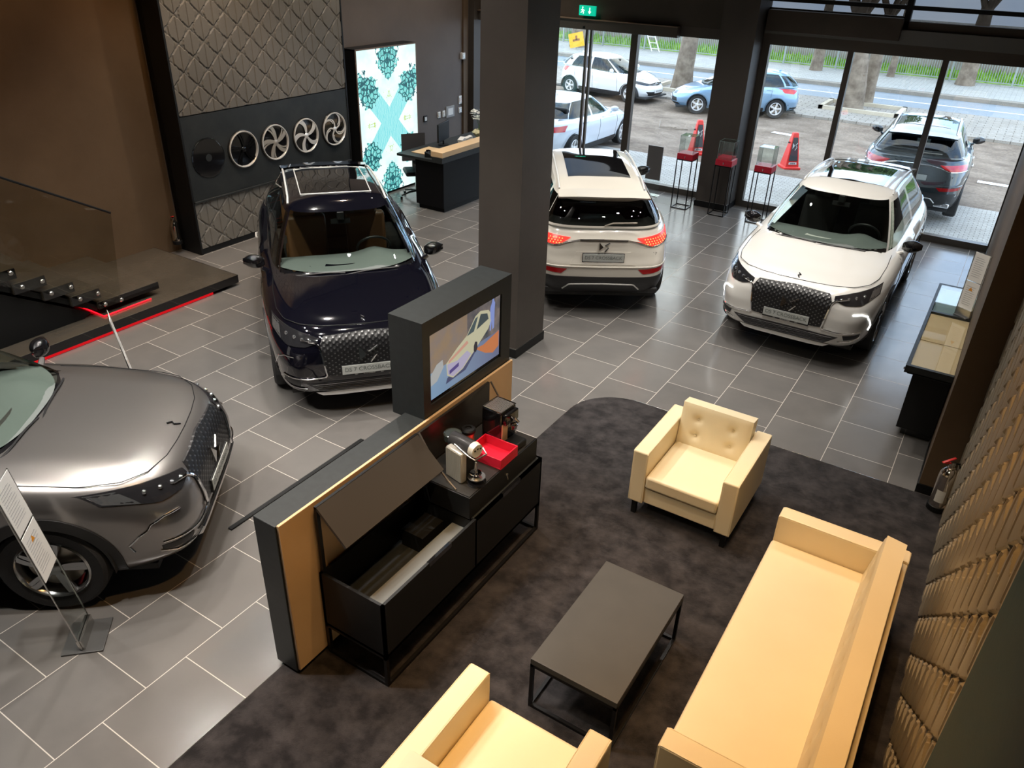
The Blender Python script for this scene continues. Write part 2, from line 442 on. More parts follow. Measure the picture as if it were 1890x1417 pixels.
struct(MB().box(-10.0, -9.86, Yg-.35, Yg+.1, 0, CEIL).build('wall_front_left', DARKP))
# mezzanine slab the photographer stands on
struct(MB().box(XL, .4, YB, -.12, 2.5, 2.72).build('trim_30', BLACK))

# ================================================================ ceiling lamps (housings of the spots, added ones included)
spotM = mat('lamp_glow', (1, .95, .85), .5, emit=(1, .9, .75), estr=6)
first = None
for (x, y, z, t) in LAMPS:
    if first is None:
        o = empty('ceiling_spot', (x, y, z), label='small black cylindrical ceiling spot lamp above the frame', cat='lamp', group='ceiling spots above the frame')
        MB().lathe([(.055, .10), (.06, .0), (.052, .0), (.05, .02), (.0, .02)], n=20).build('housing', BLACK, o)
        MB().cyl((0, 0, .10), (0, 0, .15), .012, n=8).build('stem', BLACK, o)
        first = o
    else:
        c = copy_tree(first); c.location = (x, y, z)

# ================================================================ left display wall
XW = -9.68
dw = empty('display_wall', (XW, 8.48, 0), label='tall black framed display wall with leaf relief panels and a slate band of wheels', cat='display wall')
def rel(b): return b
MB().box(XL+.02-XW, -.035, 6.83-8.48, 10.13-8.48, 0, 5.4).build('core', BLACK, dw)
def shiftrel(name, z0, z1):
    o = relief_wall(name, XW, 1, 6.86, 10.12, z0, z1, QUILT, .0125)
    o.parent = dw; o.matrix_parent_inverse = Matrix.Translation((-XW, -8.48, 0)); return o
shiftrel('relief_panel', 1.98, 5.3); shiftrel('relief_panel', .09, .765)
b = MB(); b.box(-.034, .012, 6.86-8.48, 10.12-8.48, .80, 1.965)
b.build('slate_band', BAND, dw)
MB().box(-.03, .04, 6.86-8.48, 10.12-8.48, .770, .798).build('band_ledge', BAND, dw, bevel=.004)
MB().box(-.034, .02, 6.83-8.48, 6.859-8.48, 0, 5.4).box(-.034, .02, 10.121-8.48, 10.15-8.48, 0, 5.4).build('edge_frame', BLACK, dw)
MB().box(-.034, .0, 6.86-8.48, 10.12-8.48, 0, .088).build('plinth', BLACK, dw)

# light box with the teal flower artwork
def m_art():
    n = N('flower_artwork', .5)
    x, y, z = n.xyz()
    u = n.math('DIVIDE', y, .80); v = n.math('DIVIDE', z, 1.24)
    nzx = n.n('ShaderNodeTexNoise', _Scale=9, _Detail=2)
    av = n.n('ShaderNodeCombineXYZ'); au = n.math('ABSOLUTE', u); avv = n.math('ABSOLUTE', v)
    n.l(au, av.inputs[0]); n.l(n.math('MULTIPLY', avv, 1.6), av.inputs[1]); n.l(av.outputs[0], nzx.inputs['Vector'])
    wob = n.math('MULTIPLY', n.math('SUBTRACT', nzx.outputs['Fac'], .5), .5)
    # diagonal bars
    V = n.math('MULTIPLY', avv, 1.55)
    dist = n.math('ABSOLUTE', n.math('SUBTRACT', au, n.math('MULTIPLY', V, .95)))
    rad = n.math('ADD', au, V)
    bar = n.math('MULTIPLY', n.math('LESS_THAN', dist, .30), n.math('LESS_THAN', rad, 1.12))
    def blob(cu, cv, r, k=1.0):
        du = n.math('SUBTRACT', au, cu); dv = n.math('MULTIPLY', n.math('SUBTRACT', V, cv), k)
        d = n.math('SQRT', n.math('ADD', n.math('MULTIPLY', du, du), n.math('MULTIPLY', dv, dv)))
        return n.math('LESS_THAN', n.math('ADD', d, wob), r)
    orn = n.math('MAXIMUM', blob(.66, .70, .31), n.math('MAXIMUM', blob(0, 1.36, .34), blob(.84, .88, .22)))
    orn = n.math('MAXIMUM', orn, blob(0, 1.06, .14))
    vo = n.n('ShaderNodeTexVoronoi', feature='DISTANCE_TO_EDGE', _Scale=9); n.l(av.outputs[0], vo.inputs['Vector'])
    lines = n.math('LESS_THAN', vo.outputs['Distance'], .09)
    wv = n.n('ShaderNodeTexWave', _Scale=6, _Distortion=9, _Detail=3); n.l(av.outputs[0], wv.inputs['Vector'])
    teal = n.mix(wv.outputs['Fac'], (.04, .42, .42), (.35, .85, .80))
    ornc = n.mix(lines, teal, (.01, .10, .12))
    barc = n.mix(wv.outputs['Fac'], (.20, .68, .72), (.38, .80, .80))
    soft = n.mix(n.noise(1.5, 3, av.outputs[0], lo=.45, hi=.8), (.86, .98, .95), (.45, .84, .80))
    # little flower hearts
    fl = n.math('MAXIMUM', blob(0, .62, .10), blob(.60, 0, .10))
    st = n.math('MULTIPLY', fl, n.math('LESS_THAN', vo.outputs['Distance'], .05))
    c = n.mix(st, soft, (.45, .62, .10)); c = n.mix(bar, c, barc); c = n.mix(orn, c, ornc)
    n.b.inputs['Base Color'].default_value = (.02, .02, .02, 1)
    n.l(c, n.b.inputs['Emission Color']); n.b.inputs['Emission Strength'].default_value = 1.12
    return n.m
lb = empty('light_box', (-9.6, 11.14, 1.29), label='tall backlit panel with teal and white kaleidoscope flower artwork', cat='light box')
MB().box(-.30, -.008, -.81, .81, -1.27, 1.265).build('casing', BLACK, lb)
MB().box(-.008, 0, -.785, .785, -1.25, 1.24).build('artwork', m_art(), lb)
MB().box(-.30, .004, -.81, .81, 1.24, 1.262).box(-.02, .004, .785, .81, -1.26, 1.24).box(-.02, .004, -.81, -.785, -1.26, 1.24).build('frame', mat('bronze_frame', (.16, .11, .08), .45, .3), lb)

# switches and panels on the left wall near the street corner
def wallbox(name, y, z, w, h, label, m=WHITEP, d=.02, cat='switch', x=-10.0):
    o = empty(name, (x, y, z), label=label, cat=cat)
    MB().box(0, d, -w/2, w/2, -h/2, h/2).build('plate', m, o, bevel=.004)
    MB().box(d, d+.006, -w*.3, w*.3, -h*.3, h*.3).build('button', WHITEP if m is not WHITEP else STEEL, o)
struct(MB().box(-10.0, -9.96, 13.93, 14.08, 0, CEIL).build('trim_31', BROWN))  # dark strip standing in for the column's shadow on the wall
wallbox('wall_switch', 13.11, 1.07, .09, .12, 'white wall switch nearest the desk in the row on the taupe wall', cat='switch')
wallbox('wall_switch', 13.27, 1.07, .09, .12, 'white wall switch directly beside the grey control panel', cat='switch')
wallbox('control_panel', 13.49, 1.085, .28, .22, 'grey square control panel on the taupe wall above the reception desk', mat('grey_panel', (.30, .30, .30), .4), cat='control panel')
wallbox('wall_switch', 13.84, 1.066, .10, .11, 'white wall switch under a taller white box near the shadow strip', cat='switch')
wallbox('thermostat', 13.84, 1.27, .10, .16, 'tall white thermostat box on the taupe wall above a switch', cat='thermostat')
wallbox('motion_sensor', 13.915, 2.12, .10, .12, 'white motion sensor high on the shadow strip of the taupe wall', cat='sensor', d=.06)
wallbox('wall_socket', 12.66, 1.06, .11, .12, 'black wall socket between the light box and the white switches', BLACK, cat='socket')

# ---------------------------------------------------------------- display wheels on the slate band
RIMD = mat('dark_rim_metal', (.03, .03, .032), .15, .9)
RIML = mat('bright_rim_metal', (.80, .79, .76), .2, .45)
RIMG = mat('champagne_rim_metal', (.46, .42, .36), .25, .5)
def spoke(b, a0, r0, r1, w0, w1, twist, d0, d1, n=8, th=.02):
    """a curved spoke in the (y,z) plane, x out of the wheel"""
    def P(t, s):
        r = r0+(r1-r0)*t; a = a0+twist*t*t; w = w0+(w1-w0)*t
        return (d0+(d1-d0)*t, r*math.cos(a)-s*w*math.sin(a), r*math.sin(a)+s*w*math.cos(a))
    top = []; 
    for i in range(n+1):
        t = i/n; l, rr_ = P(t, -1), P(t, 1)
        top += [l, rr_, (l[0]-th, l[1], l[2]), (rr_[0]-th, rr_[1], rr_[2])]
    fs = []
    for i in range(n):
        k = 4*i
        fs += [(k, k+1, k+5, k+4), (k+2, k+6, k+7, k+3), (k, k+4, k+6, k+2), (k+1, k+3, k+7, k+5)]
    fs += [(0, 2, 3, 1), (4*n, 4*n+1, 4*n+3, 4*n+2)]
    b.add(top, fs)
def rim(name, y, z, style, label, x=XW+.012):
    o = empty(name, (x, y, z), label=label, cat='wheel', group=None)
    r = .245; o.scale = (.5, 1.07, 1.07)
    MB().lathe([(.0, .0), (.262, .0), (.262, .02), (.25, .022)], (0, 0, 0), 'x', 48).build('back_plate', BLACKG, o, smooth=True)
    if style == 'disc':
        MB().lathe([(.0, .028), (.05, .028), (.05, .024), (.245, .024), (.25, .020)], (0, 0, 0), 'x', 48).build('disc_face', BLACKG, o, smooth=True)
        MB().lathe([(.0, .032), (.015, .032), (.048, .030), (.05, .026)], (0, 0, 0), 'x', 24).build('hub', BAND, o, smooth=True)
        return o
    hi = {'five': RIMD, 'star': RIMG, 'blade': RIML, 'swirl': RIML}[style]
    MB().lathe([(.243, .02), (.252, .05), (.246, .075), (.236, .075), (.228, .05), (.225, .02)], (0, 0, 0), 'x', 56, caps=False).build('outer_ring', RIML if style != 'swirl' else RIML, o, smooth=True)
    b = MB()
    for k in range(5):
        a = 2*math.pi*k/5+.3
        if style == 'five':
            spoke(b, a-.1, .035, .232, .011, .012, .25, .06, .05); spoke(b, a+.16, .035, .232, .008, .016, .15, .06, .05)
        elif style == 'star':
            spoke(b, a, .03, .235, .022, .030, .30, .062, .055)
            spoke(b, a+.30, .05, .235, .006, .014, .3, .058, .05)
        elif style == 'blade':
            spoke(b, a, .03, .236, .014, .042, .45, .062, .06)
        else:
            spoke(b, a, .03, .236, .012, .010, .95, .062, .06); spoke(b, a+.4, .09, .236, .006, .012, .7, .06, .058)
    b.build('spokes', hi, o, smooth=True)
    MB().lathe([(.0, .075), (.022, .074), (.034, .066), (.04, .05)], (0, 0, 0), 'x', 24).build('hub', hi, o, smooth=True)
    return o
rim('wall_disc', 7.22, 1.365, 'disc', 'plain black disc at the stair end of the wheel row on the slate band')
rim('alloy_wheel', 7.85, 1.375, 'five', 'dark spoked alloy wheel with bright outer ring, next to the black disc')
rim('alloy_wheel', 8.47, 1.37, 'star', 'champagne grey broad spoked alloy wheel, middle of the five round displays')
rim('alloy_wheel', 9.12, 1.365, 'blade', 'bright bladed alloy wheel on black, second from the light box')
rim('alloy_wheel', 9.77, 1.365, 'swirl', 'thin swirling spoke alloy wheel on black, nearest the light box')

# ---------------------------------------------------------------- fire extinguishers
def extinguisher(x, y, rz, label, h=.5, r=.075):
    o = empty('fire_extinguisher', (x, y, .0), rz, label, 'fire extinguisher')
    MB().lathe([(.0, 0.0), (r+.008, 0.0), (r+.008, .05), (r+.002, .055)], n=32).build('base_ring', BLACK, o, smooth=True)
    MB().lathe([(r, .05), (r, h*.66), (r*.92, h*.72), (r*.65, h*.78), (.03, h*.81), (.028, h*.84), (0, h*.84)], n=36).build('cylinder', mat('polished_steel', (.75, .68, .60), .12, 1), o, smooth=True)
    MB().lathe([(.024, 0), (.024, .045), (.0, .045)], (0, 0, h*.83), n=16).build('valve', STEEL, o)
    RED = mat('red_lever', (.6, .02, .015), .35)
    b = MB(); b.obox((-.045, 0, h*.95), (1, 0, .35), (0, 1, 0), (-.35, 0, 1), .06, .012, .005).obox((-.04, 0, h*.90), (1, 0, -.15), (0, 1, 0), (.15, 0, 1), .055, .011, .005)
    b.build('lever', RED, o, bevel=.003)
    MB().tube([(.02, 0, h*.88), (.07, 0, h*.86), (.10, 0, h*.72), (.088, 0, h*.5), (.085, 0, h*.22)], .009, 8).build('hose', BLACK, o, smooth=True)
    b = MB(); b.grid(lambda u, v: ((r+.001)*math.cos(3.4+u*1.0), (r+.001)*math.sin(3.4+u*1.0), h*.2+v*h*.22), 8, 1, flip=False); b.build('paper_label', WHITEP, o)
    return o
extinguisher(.375, 6.57, R(40), 'steel fire extinguisher with red lever between the pillar and the bronze relief wall', .54).location.z = .0125
extinguisher(-10.0, 6.70, R(-20), 'small steel fire extinguisher on the stone platform beside the black display wall frame', .42, .06)
bpy.data.objects['fire_extinguisher.001'].location.z = .15

# ---------------------------------------------------------------- platform and staircase
st = struct(MB().box(XL+.001, -8.35, .6, 6.39, .055, .15).build('trim_40', PLAT, bevel=.004))
pf = MB().box(-8.36, -8.345, .6, 6.395, .045, .148).box(XL, -8.35, 6.385, 6.40, .045, .148).build('trim_41', BLACKG); struct(pf)
struct(MB().box(XL+.001, -8.41, .6, 6.25, .0, .055).build('trim_42', BLACK))
REDLED = mat('red_led', (.5, 0, 0), .5, emit=(1, .004, .012), estr=4)
REDLED2 = mat('red_led_strip', (.5, 0, 0), .5, emit=(1, .002, .012), estr=.5)
tag(MB().box(-8.40, -8.365, .6, 5.98, .004, .052).build('led_strip', REDLED2), 'long red glowing strip under the edge of the stone platform', 'light strip')
stair = empty('staircase', (-8.6, 4.57, .15), label='dark stone staircase with open stepped side rising from the platform along the brown wall', cat='staircase')
steps = [(4.57, 5.39, .32)]+[(4.57-.30-.282*i, 4.57+.06-.282*i, .32+.172*(i+1)) for i in range(11)]
for i, (y0, y1, z) in enumerate(steps):
    MB().box(XL+.01+8.6, -.02, y0-4.57, y1-4.57, z-.12-.15 if i else z-.09-.15, z-.15).build('step', PLAT, stair, bevel=.003)
    MB().box(-.025, -.012, y0-4.57+.004, y1-4.57-.004, z-.118-.15 if i else z-.09-.15, z-.153).build('step_side', BLACKG, stair)
b = MB(); b.prism([(4.57, .20), (4.57, .28), (1.2, 2.28), (1.2, 1.62), (3.58, .80)], lambda u, v, d: (d, u-4.57, v-.15), XL+.02+8.6, -.06)
b.build('soffit', BLACK, stair)
b = MB(); b.prism([(4.40, .151), (4.5, .2), (1.2, 2.2), (1.2, .151)], lambda u, v, d: (d, u-4.57, v-.15), -.5, -.09)
b.build('side_panel', BLACK, stair)
b = MB()
b.tube([(-9.12+8.6, 0, .012), (.055, 0, .012), (.045, .64, .012)], .008, 8); b.build('red_led_tube', REDLED, stair)
bal = empty('glass_balustrade', (-8.57, 4.9, .28), label='smoked glass balustrade with dark handrail bolted to the side of the staircase', cat='balustrade')
poly = [(4.82, .24), (4.95, 1.32), (1.4, 3.44), (1.4, 2.0)]
MB().prism(poly, lambda u, v, d: (d, u-4.9, v-.28), 0, .012).build('glass_panel', SMOKE, bal)
MB().tube([(.006, 4.95-4.9, 1.33-.28), (.006, 1.4-4.9, 3.45-.28)], .013, 8).build('handrail', BLACK, bal)
for q in [(3.709, .982), (3.779, .801), (3.998, .795), (4.056, .631), (4.284, .631), (4.349, .458), (4.569, .454), (4.624, .295), (4.831, .281)]:
    MB().lathe([(.022, -.02), (.026, .018), (.018, .026), (0, .026)], (0, q[0]-4.9, q[1]-.28), 'x', 14).build('bolt', STEEL, bal, smooth=True)

# ---------------------------------------------------------------- reception desk
DESKB = mat('black_desk_lacquer', (.004, .004, .005), .4, spec=.15)
d = empty('reception_desk', (-8.42, 11.7, 0), label='black reception desk with light oak raised counter top beside the light box', cat='desk')
ox, oy = -8.42, 11.7
MB().box(-8.66-ox, -8.05-ox, 10.66-oy, 12.9-oy, .08, .87).build('body', DESKB, d, bevel=.004)
MB().box(-8.62-ox, -8.07-ox, 10.70-oy, 12.85-oy, 0, .08).build('plinth', DESKB, d)
MB().box(-9.02-ox, -8.25-ox, 10.60-oy, 12.9-oy, .87, .915).box(-9.0-ox, -8.96-ox, 12.2-oy, 12.9-oy, 0, .87).build('worktop', CHARC, d, bevel=.004)
MB().box(-8.25-ox, -8.03-ox, 10.60-oy, 12.95-oy, .87, .97).build('counter_base', CHARC, d, bevel=.004)
MB().box(-8.27-ox, -8.02-ox, 10.60-oy, 12.95-oy, .97, 1.06).build('counter_top', OAK, d, bevel=.005)
MB().box(-8.85-ox, -8.50-ox, 10.80-oy, 11.3-oy, .916, .925).build('desk_pad', OAK, d)
ph = empty('desk_phone', (-8.40, 10.78, .916), R(20), 'black desk telephone on the near corner of the reception desk', 'telephone')
MB().prism([(-.09, 0), (.09, 0), (.09, .02), (-.09, .09)], lambda u, v, dd: (u, dd, v), -.09, .09).build('base', BLACK, ph, bevel=.004)
MB().tube([(-.06, -.06, .10), (-.02, -.06, .115), (.05, -.06, .09), (.08, -.06, .05)], [.022, .013, .013, .022], 8).build('handset', BLACKG, ph, smooth=True)
MB().box(-.03, .05, .0, .07, .045, .07).build('keypad', CHARC, ph)
mo = empty('monitor', (-8.75, 11.6, .918), R(15), 'black computer monitor on the reception desk beside white papers', 'monitor')
MB().box(-.015, .015, -.26, .26, .08, .40).build('screen_housing', BLACK, mo, bevel=.006)
MB().lathe([(.0, 0), (.10, 0), (.10, .01), (.0, .012)], n=20).cyl((0, 0, 0), (0, 0, .1), .015).build('stand', BLACK, mo)
for i, (px, py, a) in enumerate(((-8.44, 11.75, .2), (-8.42, 11.93, -.4))):
    tag(MB().obox((px, py, .99), (math.cos(a), math.sin(a), 0), (-math.sin(a), math.cos(a), .25), (0, -.25, 1), .05, .07, .07).build('paper_box', WHITEP, bevel=.004),
        ['white paper box on the reception desk nearer the monitor', 'white paper box on the reception desk nearer the orchid'][i], 'box')
ob = empty('orchid', (-8.40, 12.25, .916), label='white flowering potted orchid in cream wrapping at the end of the oak counter', cat='plant')
MB().lathe([(.0, 0), (.05, 0), (.068, .12), (.062, .12), (.05, .02)], n=20).build('pot', mat('cream_wrap', (.62, .55, .34), .6), ob, smooth=True)
b = MB()
for k in range(9):
    a = k*.7; b.tube([(.04*math.cos(a), .04*math.sin(a), .10), (.10*math.cos(a), .10*math.sin(a), .19), (.135*math.cos(a+.2), .135*math.sin(a+.2), .17)], [.03, .05, .008], 6)
b.build('wrapping', mat('cream_paper', (.72, .66, .42), .7), ob, smooth=True)
for k in range(4):
    a = k*1.6+.3; s_ = MB().tube([(0, 0, .1), (.02*math.cos(a), .02*math.sin(a), .3), (.07*math.cos(a), .07*math.sin(a), .48), (.12*math.cos(a), .12*math.sin(a), .5)], .004, 5).build('stem', mat('stem_green', (.06, .13, .03), .5), ob)
    fb = MB()
    for j in range(9):
        c = Vector((.10*math.cos(a)+random.uniform(-.05, .05), .10*math.sin(a)+random.uniform(-.05, .05), .50+random.uniform(-.10, .06)))
        for q in range(5):
            t = q*1.257; w = Vector((math.cos(t), math.sin(t), random.uniform(-.3, .3)))*.028
            fb.obox(c+w*.7, w, (-w.y, w.x, 0.001), (0, 0, 1), .02, .012, .003)
    fb.build('blossom', mat('white_petal', (.85, .84, .78), .5), ob)
MB().add([(0, 0, .1), (.05, .03, .2), (.15, .05, .22), (.05, -.03, .2)], [(0, 1, 2, 3)]).add([(0, 0, .1), (-.03, .05, .2), (-.1, .1, .2), (-.05, 0, .2)], [(0, 1, 2, 3)]).build('leaves', mat('leaf_green', (.05, .14, .03), .4), ob)
oc = empty('office_chair', (-9.03, 11.14, 0), R(-42), 'black swivel chair standing behind the reception desk', 'chair')
MB().box(-.22, .22, -.22, .22, .44, .52).build('seat', BLACK, oc, bevel=.03)
MB().grid(lambda u, v: (-.24+.03*math.cos(u*3.1), (u-.5)*.44, .62+v*.48), 8, 4).grid(lambda u, v: (-.27+.03*math.cos(u*3.1), (u-.5)*.44, .62+v*.48), 8, 4, True).build('backrest', mat('grey_mesh', (.05, .05, .055), .6), oc, smooth=True)
MB().cyl((0, 0, .12), (0, 0, .45), .025).box(-.30, -.27, -.03, .03, .42, .8).box(-.27, 0, -.03, .03, .42, .45).build('column', STEEL, oc)
for k in range(5):
    a = k*2*math.pi/5; lg = MB().tube([(0, 0, .13), (.15*math.cos(a), .15*math.sin(a), .12), (.31*math.cos(a), .31*math.sin(a), .075)], [.022, .018, .013], 8).build('leg', BLACK, oc, smooth=True)
    MB().lathe([(0, -.02), (.028, -.02), (.028, .02), (0, .02)], (.32*math.cos(a), .32*math.sin(a), .029), 'y', 14).build('caster', BLACKG, lg)

# ---------------------------------------------------------------- media wall
mw = empty('media_wall', (-3.0, 3.48, 0), label='low charcoal partition wall with a light oak front panel carrying the screen box', cat='partition')
ox, oy = -3.0, 3.48
MB().box(-3.11-ox, -2.925-ox, 2.225-oy, 4.73-oy, .035, 1.25).build('body', CHARC, mw, bevel=.004)
MB().box(-3.09-ox, -2.94-ox, 2.25-oy, 4.71-oy, 0.012, .035).build('plinth', BLACK, mw)
MB().box(-2.925-ox, -2.905-ox, 2.235-oy, 4.745-oy, .05, 1.255).build('oak_panel', OAK, mw, bevel=.003)
tvb = empty('screen_box', (-3.08, 4.17, 1.25), label='thick charcoal box framing a lit television screen on the partition wall', cat='television')
ox, oy, oz = -3.08, 4.17, 1.25
f = MB(); X0, X1 = -3.22-ox, -2.93-ox
f.box(X0, X1-.02, 3.62-oy, 4.73-oy, 1.215-oz, 2.0-oz)
f.box(X1-.02, X1, 3.62-oy, 3.70-oy, 1.215-oz, 2.0-oz).box(X1-.02, X1, 4.60-oy, 4.73-oy, 1.215-oz, 2.0-oz).box(X1-.02, X1, 3.70-oy, 4.60-oy, 1.88-oz, 2.0-oz).box(X1-.02, X1, 3.70-oy, 4.60-oy, 1.215-oz, 1.335-oz)
f.build('frame', CHARC, tvb)
MB().box(X1-.02, X1-.012, 3.70-oy, 4.60-oy, 1.335-oz, 1.88-oz).build('bezel', BLACKG, tvb)
def m_screen():
    n = N('screen_picture', .3)
    x, y, z = n.xyz()
    n.b.inputs['Base Color'].default_value = (.01, .01, .01, 1)
    u = n.math('DIVIDE', n.math('ADD', y, .435), .87)      # 0..1 from the near end
    v = n.math('DIVIDE', n.math('ADD', z, -.115), .51)
    bgc = n.mix(n.math('GREATER_THAN', u, .48), (.20, .14, .09), (.018, .03, .045))
    bgc = n.mix(n.noise(7, 3), bgc, (.16, .13, .12))
    flo = n.mix(u, (.16, .25, .36), (.10, .11, .19))
    hor = n.math('LESS_THAN', v, .42)
    n.l(n.mix(hor, bgc, flo), n.b.inputs['Emission Color']); n.b.inputs['Emission Strength'].default_value = 1.15
    return n.m
sc = MB().box(X1-.012, X1-.009, 3.712-oy, 4.585-oy, 1.365-oz, 1.876-oz).build('screen', m_screen(), tvb)
def em(name, c, s=1.0): return mat(name, (.01, .01, .01), .4, emit=c, estr=s)
SCX = X1-.009
def spoly(name, pts, m, k):
    # points in screen coordinates: u 0..1 from the near end, v 0..1 from below
    MB().prism([(3.712-oy+.873*u, 1.365-oz+.511*v) for u, v in pts], lambda a, b_, dd: (dd, a, b_), SCX, SCX+.0006*k).build(name, m, sc)
spoly('pictured_carpet', [(.62, .36), (.75, .34), (.99, .42), (.99, .16), (.90, .10), (.78, .18)], em('pic_orange', (.48, .16, .06)), 1)
spoly('pictured_shadow', [(.20, .10), (.48, .12), (.62, .3), (.60, .40), (.22, .18)], em('pic_shadow', (.05, .06, .13)), 1)
spoly('pictured_car', [(.21, .42), (.22, .22), (.30, .13), (.44, .17), (.60, .33), (.82, .56), (.86, .66), (.85, .80), (.82, .86), (.70, .92), (.62, .88), (.50, .66), (.36, .56)], em('pic_car', (.46, .44, .30)), 2)
spoly('pictured_car_window', [(.50, .65), (.62, .85), (.66, .86), (.60, .66)], em('pic_glass', (.05, .08, .09)), 3)
spoly('pictured_car_window', [(.64, .66), (.70, .87), (.80, .82), (.82, .72)], em('pic_glass2', (.04, .06, .07)), 3)
spoly('pictured_bumper', [(.22, .40), (.23, .24), (.30, .15), (.44, .19), (.56, .33), (.50, .42), (.36, .36)], em('pic_lilac', (.36, .33, .46)), 3)
spoly('pictured_plate', [(.25, .28), (.25, .22), (.38, .26), (.38, .32)], em('pic_plate', (.07, .05, .20)), 4)
spoly('pictured_light_bar', [(.24, .44), (.24, .40), (.52, .53), (.50, .58)], em('pic_red', (.50, .26, .20)), 4)
spoly('pictured_wheel', [(.60, .34), (.63, .30), (.655, .36), (.65, .46), (.62, .48), (.60, .42)], em('pic_wheel', (.02, .02, .03)), 4)
spoly('pictured_figure', [(.845, .50), (.86, .50), (.875, .66), (.885, .50), (.91, .52), (.915, .80), (.92, .92), (.905, .96), (.90, 1.0), (.88, 1.0), (.875, .95), (.85, .88), (.84, .7)], em('pic_person', (.20, .26, .55)), 2)
spoly('pictured_side_car', [(.0, .38), (.0, .22), (.08, .24), (.17, .40), (.16, .52), (.08, .50)], em('pic_grey', (.35, .36, .36)), 2)

# sideboard
sb = empty('sideboard', (-2.63, 3.42, 0), label='long black sideboard on thin metal frame legs in front of the oak partition', cat='sideboard')
ox, oy = -2.63, 3.42
x0, x1, y0, y1 = -2.89-ox, -2.37-ox, 2.475-oy, 4.36-oy
GREYIN = mat('grey_shelf', (.15, .165, .17), .45)
MB().box(x0, x1, y0, y1, .275, .295).box(x1-.02, x1, y0, y1, .275, .725).box(x0, x1, y0, y0+.02, .275, .725).box(x0, x1, y1-.02, y1, .275, .725).box(x0, x0+.02, y0, y1, .275, .725).box(x0, x1, 3.46-oy-.01, 3.46-oy+.01, .275, .70).build('body', BLACK, sb)
MB().box(x1-.20, x1-.02, y0+.02, 3.45-oy, .60, .61).build('inner_shelf', GREYIN, sb)
MB().box(x0+.02, x1-.02, y0+.02, 3.45-oy, .45, .46).build('inner_floor', CHARC, sb)
MB().box(x0+.06, x0+.25, 3.20-oy, 3.44-oy, .46, .60).build('inner_box', BLACK, sb)
MB().box(x1-.021, x1+.002, 2.93-oy, 3.17-oy, .690, .727).build('grip_recess', BLACKG, sb)
MB().box(x1-.021, x1+.002, 3.80-oy, 4.04-oy, .690, .727).build('grip_recess', BLACKG, sb)
MB().box(x0, x1-.0, 3.46-oy, y1, .70, .725).build('top_board', CHARC, sb)
t = .012
for yy in (y0+t, y1-t):
    MB().box(x0, x0+2*t, yy-t, yy+t, 0.012, .275).build('leg', METALB, sb)
    MB().box(x1-2*t, x1, yy-t, yy+t, 0.012, .275).build('leg', METALB, sb)
    MB().box(x0+2*t, x1-2*t, yy-t, yy+t, 0.012, .012+2*t).box(x0, x1, yy-t, yy+t, .255, .275).build('cross_bar', METALB, sb)
MB().box(x1-2*t, x1, y0+2*t, y1-2*t, 0.012, .012+2*t).build('long_bar', METALB, sb)
MB().box(x0, x0+2*t, y0+2*t, y1-2*t, 0.012, .012+2*t).build('long_bar', METALB, sb)
# lifted lids
fl = MB(); a_, b_ = Vector((-2.865-ox, 0, 1.235)), Vector((-2.65-ox, 0, 1.035)); dv = (b_-a_); nn = Vector((-dv.z, 0, dv.x)).normalized()*.009
yA, yB = 2.49-oy, 3.455-oy
fl.obox((a_+b_)/2+Vector((0, (yA+yB)/2, 0)), dv, (0, 1, 0), nn, dv.length/2+.004, (yB-yA)/2, .010)
fl.build('lifted_lid', mat('brown_black_laminate', (.036, .030, .024), .4), sb)
MB().box(-2.885-ox, -2.865-ox, 2.49-oy, 2.515-oy, .725, 1.24).box(-2.885-ox, -2.865-ox, 3.44-oy, 3.462-oy, .725, 1.24).box(-2.885-ox, -2.865-ox, 2.49-oy, 3.46-oy, 1.225, 1.245).build('lid_frame', METALB, sb)
MB().box(-2.892-ox, -2.872-ox, 3.475-oy, 4.36-oy, .725, 1.235).build('upright_lid', mat('dark_lid', (.02, .018, .016), .25), sb)
STAY = mat('grey_stay_metal', (.16, .15, .14), .35, .6)
MB().tube([(-2.86-ox, 3.468-oy, 1.25), (-2.73-ox, 3.46-oy, 1.07), (-2.60-ox, 3.452-oy, .96), (-2.536-ox, 3.45-oy, .918)], .008, 6).build('lid_stay', STAY, sb)
MB().tube([(-2.86-ox, 4.358-oy, 1.245), (-2.74-ox, 4.35-oy, 1.085), (-2.64-ox, 4.345-oy, .92)], .008, 6).build('lid_stay', STAY, sb)

# coffee station box on the sideboard
cb = empty('coffee_station', (-2.63, 3.87, .725), label='black wooden box standing on the sideboard under the coffee machines', cat='box')
MB().box(-.237, .225, -.44, .46, 0, .183).build('body', BLACK, cb, bevel=.003)
MB().box(-.235, .215, -.43, .45, .183, .188).build('top_mat', mat('black_ash_wood', (.022, .021, .020), .4, noise=.25, nscale=6), cb)
b = MB().lathe([(.0, 0), (.014, 0), (.014, .004), (.0, .006)], (.226, .03, .10), 'x', 14); b.cyl((.228, .03, .10), (.236, .03, .06), .004, n=8); b.build('keyhole_plate', STEEL, cb)
MB().tube([(-.03, .40, .19), (-.03, .43, .19), (.06, .43, .19)], .004, 6).build('edge_bracket', STEEL, cb)
ZT = .914
SIL = mat('ribbed_silver_plastic', (.50, .49, .45), .3, .5)
